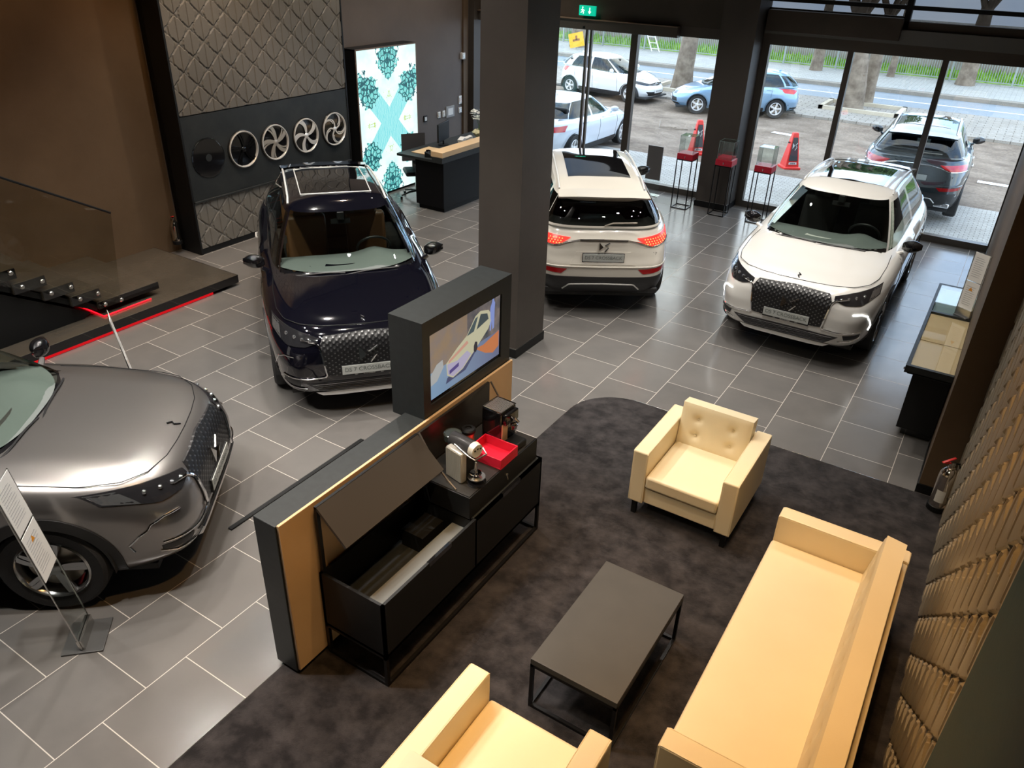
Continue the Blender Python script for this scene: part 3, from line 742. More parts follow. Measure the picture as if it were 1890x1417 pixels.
# front capsule machine (silver/black)
c1 = empty('coffee_machine', (-2.58, 3.62, ZT), R(-12), 'silver and black capsule coffee machine with round barrel, nearer the lifted lid', 'coffee machine')
MB().box(-.10, .06, -.09, -.035, .0, .25).build('side_panel', SIL, c1, bevel=.012)
b = MB()
for i in range(13): b.box(-.095+i*.012, -.089+i*.012, -.093, -.088, .01, .24)
b.build('ribs', SIL, c1)
MB().tube([(-.13, .01, .25), (.08, .01, .262)], .055, 20).build('barrel', mat('black_barrel', (.03, .03, .032), .28), c1, smooth=True)
MB().tube([(.075, .01, .262), (.115, .01, .262)], [.057, .050], 20).build('head_ring', mat('pale_ring', (.70, .68, .60), .3, .3), c1, smooth=True)
MB().box(.116, .12, -.02, -.008, .27, .28).box(.116, .12, .006, .018, .275, .285).box(.116, .12, .03, .042, .27, .28).build('button', BLACK, c1)
MB().tube([(-.04, -.06, .275), (.10, -.065, .25), (.155, -.05, .235), (.155, .06, .235), (.10, .075, .25)], .006, 6).build('handle', STEEL, c1, smooth=True)
MB().lathe([(0, 0), (.062, 0), (.066, .05), (.06, .055), (.055, .05), (0, .048)], (-.16, .03, .22), 'z', 24).build('lid', mat('smoked_tank', (.03, .035, .03), .1), c1, smooth=True)
MB().lathe([(.055, 0), (.058, .22), (.05, .22), (.05, 0)], (-.16, .03, 0), 'z', 20).build('water_tank', CLEAR, c1, smooth=True)
MB().box(-.10, .05, -.035, .06, 0, .22).build('housing', BLACK, c1, bevel=.01)
MB().lathe([(0, 0), (.065, 0), (.068, .022), (.06, .024), (0, .018)], (.12, .0, 0), 'z', 28).build('drip_tray', BLACKG, c1, smooth=True)
MB().lathe([(.052, .055), (.062, .055), (.062, .062), (.052, .062)], (.12, .0, 0), 'z', 28).tube([(.06, 0, .058), (.06, 0, .02)], .004).build('cup_stand', STEEL, c1, smooth=True)
MB().lathe([(.022, .068), (.045, .085), (.040, .088), (.012, .075), (.012, .13), (.008, .17)], (.11, .0, 0), 'z', 20).build('spout', CHROME, c1, smooth=True)
# rear machine
c2 = empty('coffee_machine', (-2.60, 4.14, ZT), R(-4), 'tall black coffee machine with perforated top at the far box end', 'coffee machine')
MB().box(-.13, .05, -.095, .095, 0, .30).build('housing', BLACKG, c2, bevel=.012)
def m_perf():
    n = N('perforated_black', .25, .4)
    vo = n.n('ShaderNodeTexVoronoi', _Scale=70); vo.inputs['Randomness'].default_value = 0; n.l(n.co, vo.inputs['Vector'])
    n.color(n.mix(n.math('LESS_THAN', vo.outputs['Distance'], .35), (.16, .16, .16), (.003, .003, .003))); return n.m
MB().box(-.12, .04, -.085, .085, .30, .304).build('cup_grid', m_perf(), c2)
MB().tube([(-.125, -.09, .306), (-.125, .09, .306), (.045, .09, .306), (.045, -.09, .306)], .005, 6, close=True).build('rim', CHROME, c2)
MB().box(.05, .085, -.08, .08, .20, .29).build('head', BLACKG, c2, bevel=.01)
MB().tube([(.08, -.02, .26), (.125, -.035, .255)], .012, 10).tube([(.08, .03, .22), (.12, .03, .20)], .012, 10).build('knob', CHROME, c2, smooth=True)
MB().box(.05, .058, -.085, -.02, .05, .20).build('copper_panel', mat('copper_plate', (.75, .52, .32), .4, .6), c2)
MB().box(.05, .17, -.075, .08, 0, .055).build('drip_tray', BLACK, c2, bevel=.012)
MB().lathe([(0, 0), (.02, .0), (.03, .04), (.02, .05)], (.10, 0, .15), 'z', 14).build('spout', CHROME, c2, smooth=True)
c3 = empty('milk_frother', (-2.77, 3.93, ZT), 0, 'copper milk frother with black lid between the two coffee machines', 'milk frother')
MB().lathe([(0, 0), (.045, 0), (.045, .13), (0, .13)], n=28).build('jug', mat('copper_jug', (.72, .40, .25), .35, .7), c3, smooth=True)
MB().lathe([(.05, .13), (.056, .14), (.056, .155), (.048, .165), (.025, .168), (.022, .158), (0, .158)], n=28).build('lid', BLACK, c3, smooth=True)
MB().lathe([(0, 0), (.055, 0), (.055, .02), (.046, .025)], n=24).build('base', BLACK, c3, smooth=True)
rb = empty('red_tray_box', (-2.53, 3.93, ZT), R(0), 'open red leather tray box between the two coffee machines', 'box')
REDT = mat('red_tray_leather', (.62, .012, .04), .35)
MB().box(-.165, .125, -.115, .115, 0, .012).box(-.165, -.155, -.115, .115, .012, .085).box(.115, .125, -.115, .115, .012, .085).box(-.155, .115, -.115, -.105, .012, .085).box(-.155, .115, .105, .115, .012, .085).build('tray', REDT, rb, bevel=.002)

# ---------------------------------------------------------------- lounge seats
def m_leather():
    n = N('cream_leather', .42, spec=.4)
    n.color(n.mix(n.noise(1.6, 4), (.80, .68, .45), (.84, .72, .49)))
    vo = n.n('ShaderNodeTexVoronoi', _Scale=220); n.l(n.co, vo.inputs['Vector'])
    n.bump(n.math('ADD', n.math('MULTIPLY', vo.outputs['Distance'], .5), n.noise(5, 3)), .12, .004)
    return n.m
LEATH = m_leather()
def cushion(b, c0, c1, r=.02):
    b.box(c0[0], c1[0], c0[1], c1[1], c0[2], c1[2])
def tufted(name, parent, W, H, T, buttons, mtx, m=LEATH):
    """padded board: face in local (u across, v up), thickness T, with button dimples"""
    b = MB(); nu, nv = max(24, int(W/.02)), max(16, int(H/.02))
    def dep(u, v):
        x, z = u*W, v*H; e = min(x, W-x, z, H-z)
        h = .012*(1-math.exp(-e/.02))
        for (bx, bz) in buttons:
            d = math.hypot(x-bx, z-bz); h -= .026*math.exp(-(d/.03)**2)+.006*math.exp(-(d/.08)**2)
        return h
    b.grid(lambda u, v: mtx @ Vector((u*W-W/2, -T/2-dep(u, v), v*H)), nu, nv)
    b.grid(lambda u, v: mtx @ Vector((u*W-W/2, T/2+dep(u, v)*.6, v*H)), nu, nv, True)
    # side strips
    def edge(p0, p1, flip):
        b.grid(lambda u, v: mtx @ Vector((p0[0]+(p1[0]-p0[0])*u, -T/2+T*v, p0[1]+(p1[1]-p0[1])*u)), 12, 1, flip)
    edge((-W/2, 0), (W/2, 0), False); edge((-W/2, H), (W/2, H), True); edge((-W/2, 0), (-W/2, H), True); edge((W/2, 0), (W/2, H), False)
    return b.build(name, m, parent, smooth=True, angle=50)
def sofa(name, x, y, rz, W, label, cat, D=.88, arm=.13, group=None, ah=.645, rows=((.2, .42))):
    """front faces local -y, width along local x; origin at centre of the footprint"""
    o = empty(name, (x, y, .012), rz, label, cat, group)
    h0 = .14
    for s in (-1, 1):
        MB().box(s*W/2-(arm if s > 0 else 0), s*W/2+(0 if s > 0 else arm), -D/2, D/2, h0, ah).build('armrest', LEATH, o, bevel=.014, seg=3)
        pp = MB()
        xe = s*(W/2-arm*0)
    MB().box(-W/2+arm+.002, W/2-arm-.002, -D/2+.02, D/2-.02, h0+.01, .30).build('frame', LEATH, o, bevel=.008)
    MB().box(-W/2+arm+.004, W/2-arm-.004, -D/2-.005, D/2-.17, .31, .43).build('seat_cushion', LEATH, o, bevel=.022, seg=3)
    MB().box(-W/2+arm+.002, W/2-arm-.002, D/2-.09, D/2-.005, h0, .63).build('back_frame', LEATH, o, bevel=.01)
    # leaning back cushion
    bw = W-2*arm-.01; n = max(2, round(bw/.27)); 
    ang = R(-9)
    mtx = Matrix.Translation((0, D/2-.175, .40)) @ Matrix.Rotation(ang, 4, 'X')
    Hc = .40
    bt = [((i+.5)*bw/n, zz) for i in range(n) for zz in (.12, .27)]
    tufted('back_cushion', o, bw, Hc, .13, bt, mtx)
    bb = MB()
    for (bx, bz) in bt:
        p = mtx @ Vector((bx-bw/2, -.067+.012, bz)); bb.lathe([(0, -.004), (.010, -.002), (.010, .004), (0, .006)], p, 'y', 10)
    bb.build('button_row', LEATH, o, smooth=True)
    for sx in (-1, 1):
        for sy in (-1, 1):
            MB().box(sx*(W/2-.05)-.02, sx*(W/2-.05)+.02, sy*(D/2-.05)-.02, sy*(D/2-.05)+.02, 0, h0+.01).build('leg', BLACK, o)
    # seam piping along the arm edges
    for s in (-1, 1):
        for xx in (s*(W/2-.004), s*(W/2-arm+.004)):
            MB().tube([(xx, -D/2+.004, h0+.01), (xx, -D/2+.003, ah-.010), (xx, -D/2+.02, ah-.002), (xx, D/2-.02, ah-.002), (xx, D/2-.004, ah-.01)], .003, 5).build('piping', LEATH, o)
    return o
sofa('armchair', -1.42, 5.41, 0, .88, 'cream leather armchair with button back on the far side of the carpet', 'armchair')
sofa('armchair', -1.285, 2.05, math.pi, .89, 'cream leather armchair at the bottom edge, seen from behind its back', 'armchair')
sofa('sofa', -.195, 3.765, -math.pi/2, 2.34, 'long cream leather sofa with button tufted back beside the relief wall', 'sofa')

# coffee table
ct = empty('coffee_table', (-1.26, 3.375, .012), label='low rectangular dark brown coffee table on a thin black metal frame', cat='coffee table')
hx, hy = .290, .515
MB().box(-hx, hx, -hy, hy, .385, .43).build('table_top', CHARC2, ct, bevel=.002)
t = .011
for sx in (-1, 1):
    for sy in (-1, 1):
        MB().box(sx*(hx-t)-t, sx*(hx-t)+t, sy*(hy-t)-t, sy*(hy-t)+t, 0, .385).build('leg', METALB, ct)
    MB().box(sx*(hx-t)-t, sx*(hx-t)+t, -hy+2*t, hy-2*t, 0, 2*t).build('floor_bar', METALB, ct)
for sy in (-1, 1):
    MB().box(-hx+2*t, hx-2*t, sy*(hy-t)-t, sy*(hy-t)+t, 0, 2*t).build('floor_bar', METALB, ct)
MB().box(-hx, hx, -hy, -hy+2*t, .363, .385).box(-hx, hx, hy-2*t, hy, .363, .385).box(-hx, -hx+2*t, -hy, hy, .363, .385).box(hx-2*t, hx, -hy, hy, .363, .385).build('top_rail', METALB, ct)

# counter by the right wall
ks = empty('display_counter', (0, 8.7, 0), label='black display counter with glass covered oak drawers against the brown pillar wall', cat='counter')
MB().box(-.15, .185, 7.66-8.7, 9.85-8.7, .09, .80).build('body', BLACK, ks, bevel=.004)
MB().box(-.10, .185, 7.72-8.7, 9.8-8.7, 0, .09).build('plinth', BLACKG, ks)
b = MB().box(-.225, -.195, 7.42-8.7, 9.9-8.7, .80, .875).box(-.195, .185, 7.42-8.7, 7.46-8.7, .80, .875).box(-.195, .185, 8.93-8.7, 8.97-8.7, .80, .875).box(-.195, .185, 9.87-8.7, 9.9-8.7, .80, .875).box(-.195, .185, 7.42-8.7, 9.9-8.7, .795, .81)
b.build('top_frame', CHARC, ks)
MB().box(-.192, .185, 7.462-8.7, 8.15-8.7, .81, .85).build('oak_drawer', OAK, ks)
MB().box(-.192, .185, 8.165-8.7, 8.928-8.7, .81, .85).build('oak_drawer', OAK, ks)
MB().box(-.192, .185, 8.972-8.7, 9.868-8.7, .81, .83).build('glass_well', mat('grey_green_shelf', (.20, .25, .24), .3), ks)
MB().box(-.195, .185, 7.46-8.7, 9.87-8.7, .868, .873).build('glass_top', CLEAR, ks)
MB().box(-.24, -.226, 7.55-8.7, 7.57-8.7, .77, .79).build('lock', STEEL, ks)
# leaning brochure stand behind the counter
def price_stand(name, x, y, rz, lean, h, w, label, paper=(.46, 1.0), base=True, plate=(.13, .15)):
    o = empty(name, (x, y, 0), rz, label, 'information stand')
    if base: MB().box(-plate[0], plate[0], -plate[1], plate[1], 0, .012).build('base_plate', mat('grey_base_metal', (.10, .10, .10), .35, .4), o, bevel=.002)
    f = lambda u, v, d: (-math.sin(lean)*v+d, u, math.cos(lean)*v)
    b = MB().prism([(-w/2, .02), (w/2, .02), (w/2, h), (-w/2, h)], f, -.003, .003); b.build('glass_panel', CLEAR, o)
    for s in (-1, 1):
        MB().prism([(s*(w/2+.004)-.003, .02), (s*(w/2+.004)+.003, .02), (s*(w/2+.004)+.003, h), (s*(w/2+.004)-.003, h)], f, -.004, .004).build('edge_strip', STEEL, o)
    MB().prism([(-w/2, .0), (w/2, .0), (w/2, .09), (-w/2, .09)], f, -.018, -.003).build('clamp', STEEL, o); MB().prism([(-w/2, .0), (w/2, .0), (w/2, .09), (-w/2, .09)], f, .003, .018).build('clamp', STEEL, o)
    PAP = mat('white_paper', (.80, .79, .76), .6)
    lo, hi = paper
    mid = (lo+hi)/2
    for (p0, p1) in ((lo, mid-.006), (mid+.006, hi)):
        sh = MB().prism([(-w/2+.006, p0*h), (w/2-.006, p0*h), (w/2-.006, p1*h), (-w/2+.006, p1*h)], f, .0035, .006).build('paper_sheet', PAP, o)
        tx = MB(); q = p1*h-.05
        while q > p0*h+.05:
            tx.prism([(-w/2+.03, q), (w/2*random.uniform(.1, .7), q), (w/2*.5, q-.006), (-w/2+.03, q-.006)], f, .0062, .0066); q -= .022
        tx.build('printed_lines', mat('print_grey', (.45, .45, .45), .6), sh)
    MB().prism([(-.03, mid*h-.10), (.02, mid*h-.10), (-.005, mid*h-.06)], f, .0062, .0068).build('orange_mark', mat('orange_print', (.7, .28, .02), .6), o)
    return o
price_stand('information_stand', -4.34, 1.66, R(44.5), .135, 1.36, .245, 'glass information stand with white paper sheets in front of the silver car wheel')
price_stand('information_stand', -6.05, 3.46, R(61.3), .13, 1.31, .26, 'white edged information stand seen edge on behind the silver car bonnet', paper=(.42, 1.0))
price_stand('leaflet_stand', .10, 8.99, R(-31-90), .0, .70, .17, 'tall glass leaflet stand with paper sheets standing on the far end of the counter', paper=(.12, 1.0), plate=(.05, .075)).location.z = .874
# grey totem by the glass
tt = empty('glass_totem', (-5.6, 14.05, 0), label='plain grey panel stand behind the white rear facing car by the window', cat='panel stand')
MB().box(-.15, .15, -.01, .01, .30, .93).build('grey_panel', mat('totem_grey', (.10, .095, .095), .4), tt)
MB().box(-.15, .15, -.004, .004, .012, .30).build('glass_foot', CLEAR, tt)
MB().box(-.17, .17, -.08, .08, 0, .012).build('base_plate', STEEL, tt)

# showcases
def showcase(x, y, label, red_inside=False):
    o = empty('showcase', (x, y, 0), label=label, cat='showcase', group='glass showcases on thin legs')
    h, w = .89, .148; t = .008
    for sx in (-1, 1):
        for sy in (-1, 1): MB().box(sx*(w-t)-t, sx*(w-t)+t, sy*(w-t)-t, sy*(w-t)+t, 0, h).build('leg', METALB, o)
    for z in (0, h-.016):
        MB().box(-w, w, -w, -w+2*t, z, z+.016).box(-w, w, w-2*t, w, z, z+.016).box(-w, -w+2*t, -w, w, z, z+.016).box(w-2*t, w, -w, w, z, z+.016).build('frame_ring', METALB, o)
    d = MB().box(-w, w, -w, w, h, h+.105).build('drawer_box', REDL, o, bevel=.006)
    MB().lathe([(0, 0), (.011, .003), (.011, .009), (0, .012)], (0, -w-.010, h+.055), 'y', 12).tube([(0, -w-.008, h+.05), (0, -w-.010, h+.02)], .003).build('knob', CHROME, d)
    g = .130; z0 = h+.107
    b = MB().box(-g, g, -g, -g+.004, z0, z0+.30).box(-g, g, g-.004, g, z0, z0+.30).box(-g, -g+.004, -g+.004, g-.004, z0, z0+.30).box(g-.004, g, -g+.004, g-.004, z0, z0+.30).box(-g, g, -g, g, z0+.30, z0+.304)
    b.build('glass_cover', glass('showcase_glass', (.95, .98, .97), 1.2), o)
    if red_inside: MB().box(-g+.006, g-.006, -g+.006, g-.006, z0, z0+.035).build('display_cushion', REDT, o)
    e = MB()
    for sx in (-1, 1):
        for sy in (-1, 1): e.tube([(sx*g, sy*g, z0), (sx*g, sy*g, z0+.302)], .0025, 4)
    e.tube([(-g, -g, z0+.304), (g, -g, z0+.304), (g, g, z0+.304), (-g, g, z0+.304)], .0025, 4, close=True)
    e.build('glass_edge', mat('glass_edge_green', (.22, .33, .30), .2), o)
    return o
showcase(-4.83, 13.68, 'red box glass showcase on black legs to the left of the facade column')
showcase(-4.12, 13.69, 'red box glass showcase on black legs directly in front of the facade column', True)
showcase(-3.43, 13.70, 'red box glass showcase on black legs nearest the front facing white car')
# ================================================================ cars
PLASTIC = mat('black_plastic_trim', (.014, .014, .015), .5)
TYRE = mat('tyre_rubber', (.018, .018, .019), .75, bump=.3, bscale=120)
DARKIN = mat('dark_interior', (.02, .02, .02), .7)
DASH = mat('dashboard_grey', (.11, .125, .12), .7)
BRLEA = mat('brown_seat_leather', (.16, .075, .03), .45)
BLSEAT = mat('black_seat_fabric', (.02, .02, .021), .7)
CARGL = glass('car_glass', (.78, .84, .80), 1.0)
CARGLD = glass('dark_car_glass', (.10, .11, .11), 1.0)
LAMPG = mat('headlamp_black', (.015, .015, .017), .07, coat=.5)
LENS = mat('headlamp_lens', (.55, .57, .60), .08, .9)
SILVT = mat('satin_silver_trim', (.68, .68, .66), .45, .35)
SKID = mat('bright_skid_metal', (.72, .72, .70), .3, .4)
REDTL = mat('tail_lamp_red', (.55, .005, .01), .15, coat=.5)
REDON = mat('tail_lamp_lit', (.7, .01, .01), .25, emit=(1, .03, .02), estr=1.6)
REDREF = mat('red_reflector', (.32, .004, .006), .2)
DRLON = mat('daytime_lamp_lit', (1, 1, 1), .3, emit=(1, 1, .95), estr=5)
ROOFGL = mat('black_roof_glass', (.004, .004, .005), .03, coat=1)
PLATEM = mat('plate_grey', (.46, .48, .46), .5)
PLATET = mat('plate_text_grey', (.14, .16, .15), .5)
BADGE = mat('badge_chrome', (.80, .80, .78), .12, 1)
BADGED = mat('badge_dark', (.10, .10, .11), .2, .9)
def m_grille():
    n = N('studded_grille', .4, .2)
    x, y, z = n.xyz()
    s = 2*math.pi/.044
    a = n.math('MULTIPLY', y, 2*math.pi/.062); b = n.math('MULTIPLY', z, 2*math.pi/.046)
    p = n.math('MULTIPLY', n.math('COSINE', a), n.math('COSINE', b))
    f = n.math('GREATER_THAN', p, .68)
    n.color(n.mix(f, (.006, .006, .007), (.22, .22, .22))); n.l(f, n.b.inputs['Metallic'])
    n.bump(p, .35, .005)
    return n.m
GRILLE = m_grille()
def lerp_tab(tab, x):
    if x <= tab[0][0]: return tab[0][1]
    for (a, fa), (b, fb) in zip(tab, tab[1:]):
        if x <= b: 
            t = (x-a)/(b-a); t = t*t*(3-2*t)*.35+t*.65
            return fa+(fb-fa)*t
    return tab[-1][1]
DS7 = dict(
    xf=[(0, 2.08), (.06, 2.18), (.14, 2.26), (.3, 2.30), (.55, 2.30), (.75, 2.285), (.88, 2.25), (.95, 2.20), (1, 2.12)],
    xr=[(0, -1.98), (.06, -2.10), (.15, -2.20), (.3, -2.27), (.5, -2.265), (.62, -2.23), (.8, -2.20), (.93, -2.14), (1, -2.06)],
    w=[(0, .84), (.08, .875), (.2, .905), (.45, .925), (.7, .945), (.85, .94), (.93, .915), (1, .865)],
    zs=[(-2.3, 1.165), (-1.2, 1.125), (.3, 1.07), (1.1, 1.03), (1.7, .98), (2.3, .925)],
    zlow=.22, crown=.050, p=3.9, pb=7.0, q=5.0, wb=1.369, wr=.362, track=.80,
    gxf=(1.17, .30), gxr=(-2.13, -1.86), gw=(.815, .585), zroof=[(-2.0, 1.455), (-1.2, 1.535), (-.5, 1.575), (0, 1.57), (.4, 1.515)], gzb=-.02, rcrown=.055, gp=4.2, gq=6.5,
    segs=[.04, .345, .365, .565, .585, .765, .80], dlo=False)

def car(name, label, loc, rotz, paint, P=DS7, z0=0, seat=BLSEAT, gl=CARGL, glr=CARGLD, feats='ds7', rim_m=None, tilt=0, drl=False, tail=REDTL, logo=BADGE, clad=PLASTIC, plate='DS 7 CROSSBACK', sunroof=True, sunrim=None, rails=SILVT):
    root = empty(name, (loc[0], loc[1], z0), rotz, label, 'car')
    if tilt: root.rotation_euler.y = tilt
    NO, NR = 224, 30
    p, q = P['p'], P['q']
    # ---- evenly spaced points on the unit outline
    ts = np.linspace(0, 2*math.pi, 4000, endpoint=False)
    ux = np.sign(np.cos(ts))*np.abs(np.cos(ts))**(2/q); uy = np.sign(np.sin(ts))*np.abs(np.sin(ts))**(2/p)
    sx, sy = ux*2.28, uy*.93
    dd = np.hypot(np.diff(np.append(sx, sx[0])), np.diff(np.append(sy, sy[0]))); s = np.concatenate([[0], np.cumsum(dd)])
    idx = np.searchsorted(s, np.linspace(0, s[-1], NO, endpoint=False)); idx = np.minimum(idx, 3999)
    U = [(float(np.cos(ts[i])), float(np.sin(ts[i]))) for i in idx]
    tl = [min(1, .5+.5*abs(c_)) for c_, s_ in U]
    def pv(v): return p if not P.get('pb') else P['pb']+(p-P['pb'])*max(0, min(1, (v-.55)/.33))
    def unit(c_, s_, v): return (math.copysign(abs(c_)**(2/q), c_), math.copysign(abs(s_)**(2/pv(v)), s_))
    zs = lambda x: lerp_tab(P['zs'], x)
    def body_pt(X, Y, v):
        X, Y = unit(X, Y, v)
        x = X*(lerp_tab(P['xf'], v) if X > 0 else -lerp_tab(P['xr'], v)); y = Y*lerp_tab(P['w'], v)
        return (x, y, P['zlow']+(zs(x)-P['zlow'])*v)
    def deck_z(x, y):
        xf, xr, w = lerp_tab(P['xf'], 1), -lerp_tab(P['xr'], 1), lerp_tab(P['w'], 1)
        F = (abs(x)/(xf if x > 0 else xr))**q+(abs(y)/w)**p
        z = zs(x)+P['crown']*max(0, 1-min(F, 1)**1.2)
        # bonnet power lines
        if x > .9: z += .010*math.exp(-((abs(y)-.52-.10*(1.9-x))/.06)**2)*max(0, min(1, (2.0-x)*4))
        return z
    def vfront(z, x=2.2): return max(0, min(1, (z-P['zlow'])/(zs(x)-P['zlow'])))
    def front(y, z, off=0):
        x = 2.1
        for _ in range(6):
            v = vfront(z, x); Y = min(.999, abs(y)/lerp_tab(P['w'], v)); x = (1-Y**pv(v))**(1/q)*lerp_tab(P['xf'], v)
        return (x+off, y, z)
    def rear(y, z, off=0):
        x = -2.1
        for _ in range(6):
            v = max(0, min(1, (z-P['zlow'])/(zs(x)-P['zlow']))); Y = min(.999, abs(y)/lerp_tab(P['w'], v)); x = (1-Y**pv(v))**(1/q)*lerp_tab(P['xr'], v)
        return (x-off, y, z)
    def side(x, z, off=0, sg=1):
        v = max(0, min(1, (z-P['zlow'])/(zs(x)-P['zlow']))); xx = x/(lerp_tab(P['xf'], v) if x > 0 else -lerp_tab(P['xr'], v))
        y = (1-min(.999, abs(xx))**q)**(1/pv(v))*lerp_tab(P['w'], v)
        return (x, sg*(y+off), z)
    wb, wr = P['wb'], P['wr']; ar = wr+.055
    # ---- greenhouse surface
    GX0, GX1 = P['gxf'], P['gxr']; gp, gq = P['gp'], P['gq']
    zrf = lambda x: lerp_tab(P['zroof'], x)
    def g_pt(X, Y, h):
        xf = GX0[0]+(GX0[1]-GX0[0])*h; xr = GX1[0]+(GX1[1]-GX1[0])*(h**1.5); xc = -.45+P.get('gxc', 0)
        x = xc+X*((xf-xc) if X > 0 else (xc-xr)); w = P['gw'][0]+(P['gw'][1]-P['gw'][0])*(h**1.25); y = Y*w
        zb = deck_z(x if abs(x) < 2.0 else math.copysign(2.0, x), 0)*.0+zs(x)+P['gzb']+(.03 if abs(Y) < .9 and X > 0 else 0)
        xt = xc+X*((GX0[1]-xc) if X > 0 else (xc-GX1[1]))
        return (x, y, zb+(zrf(xt)-zb)*h)
    def gu(t):   # outline parameter 0 (nose centre) .. 1 (rear centre), left side
        a = math.pi*t
        return (math.copysign(abs(math.cos(a))**(2/gq), math.cos(a)), abs(math.sin(a))**(2/gp))
    def t_of_X(X):   # invert for X
        return math.acos(math.copysign(abs(X)**(gq/2), X))/math.pi
    def t_of_Y(Y, rearw=False):
        t = math.asin(min(1, Y)**(gp/2))/math.pi
        return 1-t if rearw else t
    # segment boundaries in outline space
    tA0, tA1 = t_of_Y(.955), t_of_X(P.get('xa', .86))
    tB0, tB1 = t_of_X(P.get('xb', (.02, -.06))[0]), t_of_X(P.get('xb', (.02, -.06))[1])
    tC0, tC1 = t_of_X(P.get('xc', (-.66, -.70))[0]), t_of_X(P.get('xc', (-.66, -.70))[1])
    tD0 = t_of_X(P.get('xd', -.86)); tR = t_of_Y(.90, True)
    segs = [('g', 'windscreen', 0, tA0, .10 if feats == 'ds7' else .04, .955), ('p', '', tA0, tA1, 0, 1), ('g', 'front_side_window', tA1, tB0, .06, .90), ('p', '', tB0, tB1, 0, 1),
            ('g', 'rear_side_window', tB1, tC0, .06, .90), ('p', '', tC0, tC1, 0, 1)]
    if tD0 > tC1: segs += [('g', 'quarter_window', tC1, tD0, .12, .86), ('p', '', tD0, tR, 0, 1)]
    else: segs += [('p', '', tC1, tR, 0, 1)]
    segs += [('g', 'rear_window', tR, 1, P.get('rw0', .08), .86)]
    frame = MB(); wins = {}; frit = MB()
    for kind, nm, t0, t1, h0, h1 in segs:
        nu = max(3, int((t1-t0)*70))
        for sg in (1, -1):
            def f(u, v, t0=t0, t1=t1, lo=0, hi=1, sg=sg, off=0):
                X, Y = gu(t0+(t1-t0)*u); pt = g_pt(X, Y, lo+(hi-lo)*v)
                return (pt[0], sg*pt[1], pt[2])
            if kind == 'p': frame.grid(lambda u, v: f(u, v), nu, 14, flip=(sg > 0))
            else:
                (frit if nm == 'windscreen' else frame).grid(lambda u, v: f(u, v, lo=0, hi=h0), nu, 2, flip=(sg > 0)); frame.grid(lambda u, v: f(u, v, lo=h1, hi=1), nu, 2, flip=(sg > 0))
                key = nm if nm in ('windscreen', 'rear_window') else (nm, sg)
                wins.setdefault(key, MB()).grid(lambda u, v: f(u, v, lo=h0, hi=h1), nu, 10, flip=(sg > 0))
    # roof cap
    NT = 72; NK = 12
    def roof_z(x, y):
        xc = -.45+P.get('gxc', 0); X = (x-xc)/((GX0[1]-xc) if x > xc else (xc-GX1[1])); Y = abs(y)/P['gw'][1]
        F = min(1, abs(X)**gq+Y**gp)
        return zrf(x)+P['rcrown']*(1-F**.8)
    rf = []
    for k in range(NK+1):
        kk = 1-k/NK*.999
        for i in range(NT*2):
            t = i/NT; sg = 1 if t <= 1 else -1; X, Y = gu(t if t <= 1 else 2-t)
            pt = g_pt(X, Y, 1); xc = -.45+P.get('gxc', 0); x = xc+(pt[0]-xc)*kk; y = sg*pt[1]*kk
            rf.append((x, y, roof_z(x, y) if k else pt[2]))
    fs = [(k*NT*2+i, k*NT*2+(i+1) % (NT*2), (k+1)*NT*2+(i+1) % (NT*2), (k+1)*NT*2+i) for k in range(NK) for i in range(NT*2)]
    frame.add(rf, [f_[::-1] for f_ in fs][::1])
    # ---- body shell
    body = MB(); rows = []
    vsl = [i/NR for i in range(NR+1)]
    vs_ = []
    for v in vsl:
        for (X, Y) in U: vs_.append(body_pt(X, Y, v))
    nk = 10
    for k in range(1, nk+1):
        kk = 1-k/nk*.97
        for (X, Y) in U:
            pt = body_pt(X, Y, 1); vs_.append((pt[0]*kk, pt[1]*kk, deck_z(pt[0]*kk, pt[1]*kk)))
    fsb = []
    def in_arch(c):
        return any(abs(c[1]) > .45 and (c[0]-w_)**2+(c[2]-wr)**2 < ar**2 for w_ in (wb, -wb))
    tot = NR+nk
    for r_ in range(tot):
        for i in range(NO):
            a, b_, c_, d_ = r_*NO+i, r_*NO+(i+1) % NO, (r_+1)*NO+(i+1) % NO, (r_+1)*NO+i
            cx = [sum(vs_[j][k] for j in (a, b_, c_, d_))/4 for k in range(3)]
            if r_ < NR and in_arch(cx): continue
            if r_ >= NR and -1.75+P.get('gxc', 0)*.6 < cx[0] < GX0[0]-.22 and abs(cx[1]) < P['gw'][0]-.09: continue
            fsb.append(((a, b_, c_, d_), 1 if (r_ < NR and cx[2] < (P.get('clz', .34) if abs(cx[0]) < 1.8 else P.get('clz2', .27 if cx[0] > 0 else .5))) else 0))
    body.v = vs_; body.f = [list(x[0]) for x in fsb]; body.mi = [x[1] for x in fsb]
    for side_only in (0,):
        bo = body.build('body_shell', [paint, clad], root, smooth=True, angle=60)
    frit.build('windscreen_border', BLACKG, root, smooth=True)
    frame.build('cabin_frame', [paint], root, smooth=True, angle=50)
    MB().box(-2.0, 2.0, -.74, .74, .19, .24).build('underbody', DARKIN, root)
    for key, b in wins.items():
        nm = key if isinstance(key, str) else key[0]
        b.build(nm, glr if nm in ('rear_window', 'quarter_window', 'rear_side_window') and glr else gl, root, smooth=True)
    # ---- patches
    def resamp(pl, n):
        pl = [Vector((a[0], a[1], 0)) for a in pl]; L = [0]
        for a, b_ in zip(pl, pl[1:]): L.append(L[-1]+(b_-a).length)
        out = []
        for i in range(n+1):
            d = L[-1]*i/n; j = 0
            while j < len(pl)-2 and L[j+1] < d: j += 1
            t = (d-L[j])/max(1e-9, L[j+1]-L[j]); v = pl[j].lerp(pl[j+1], min(1, t)); out.append((v.x, v.y))
        return out
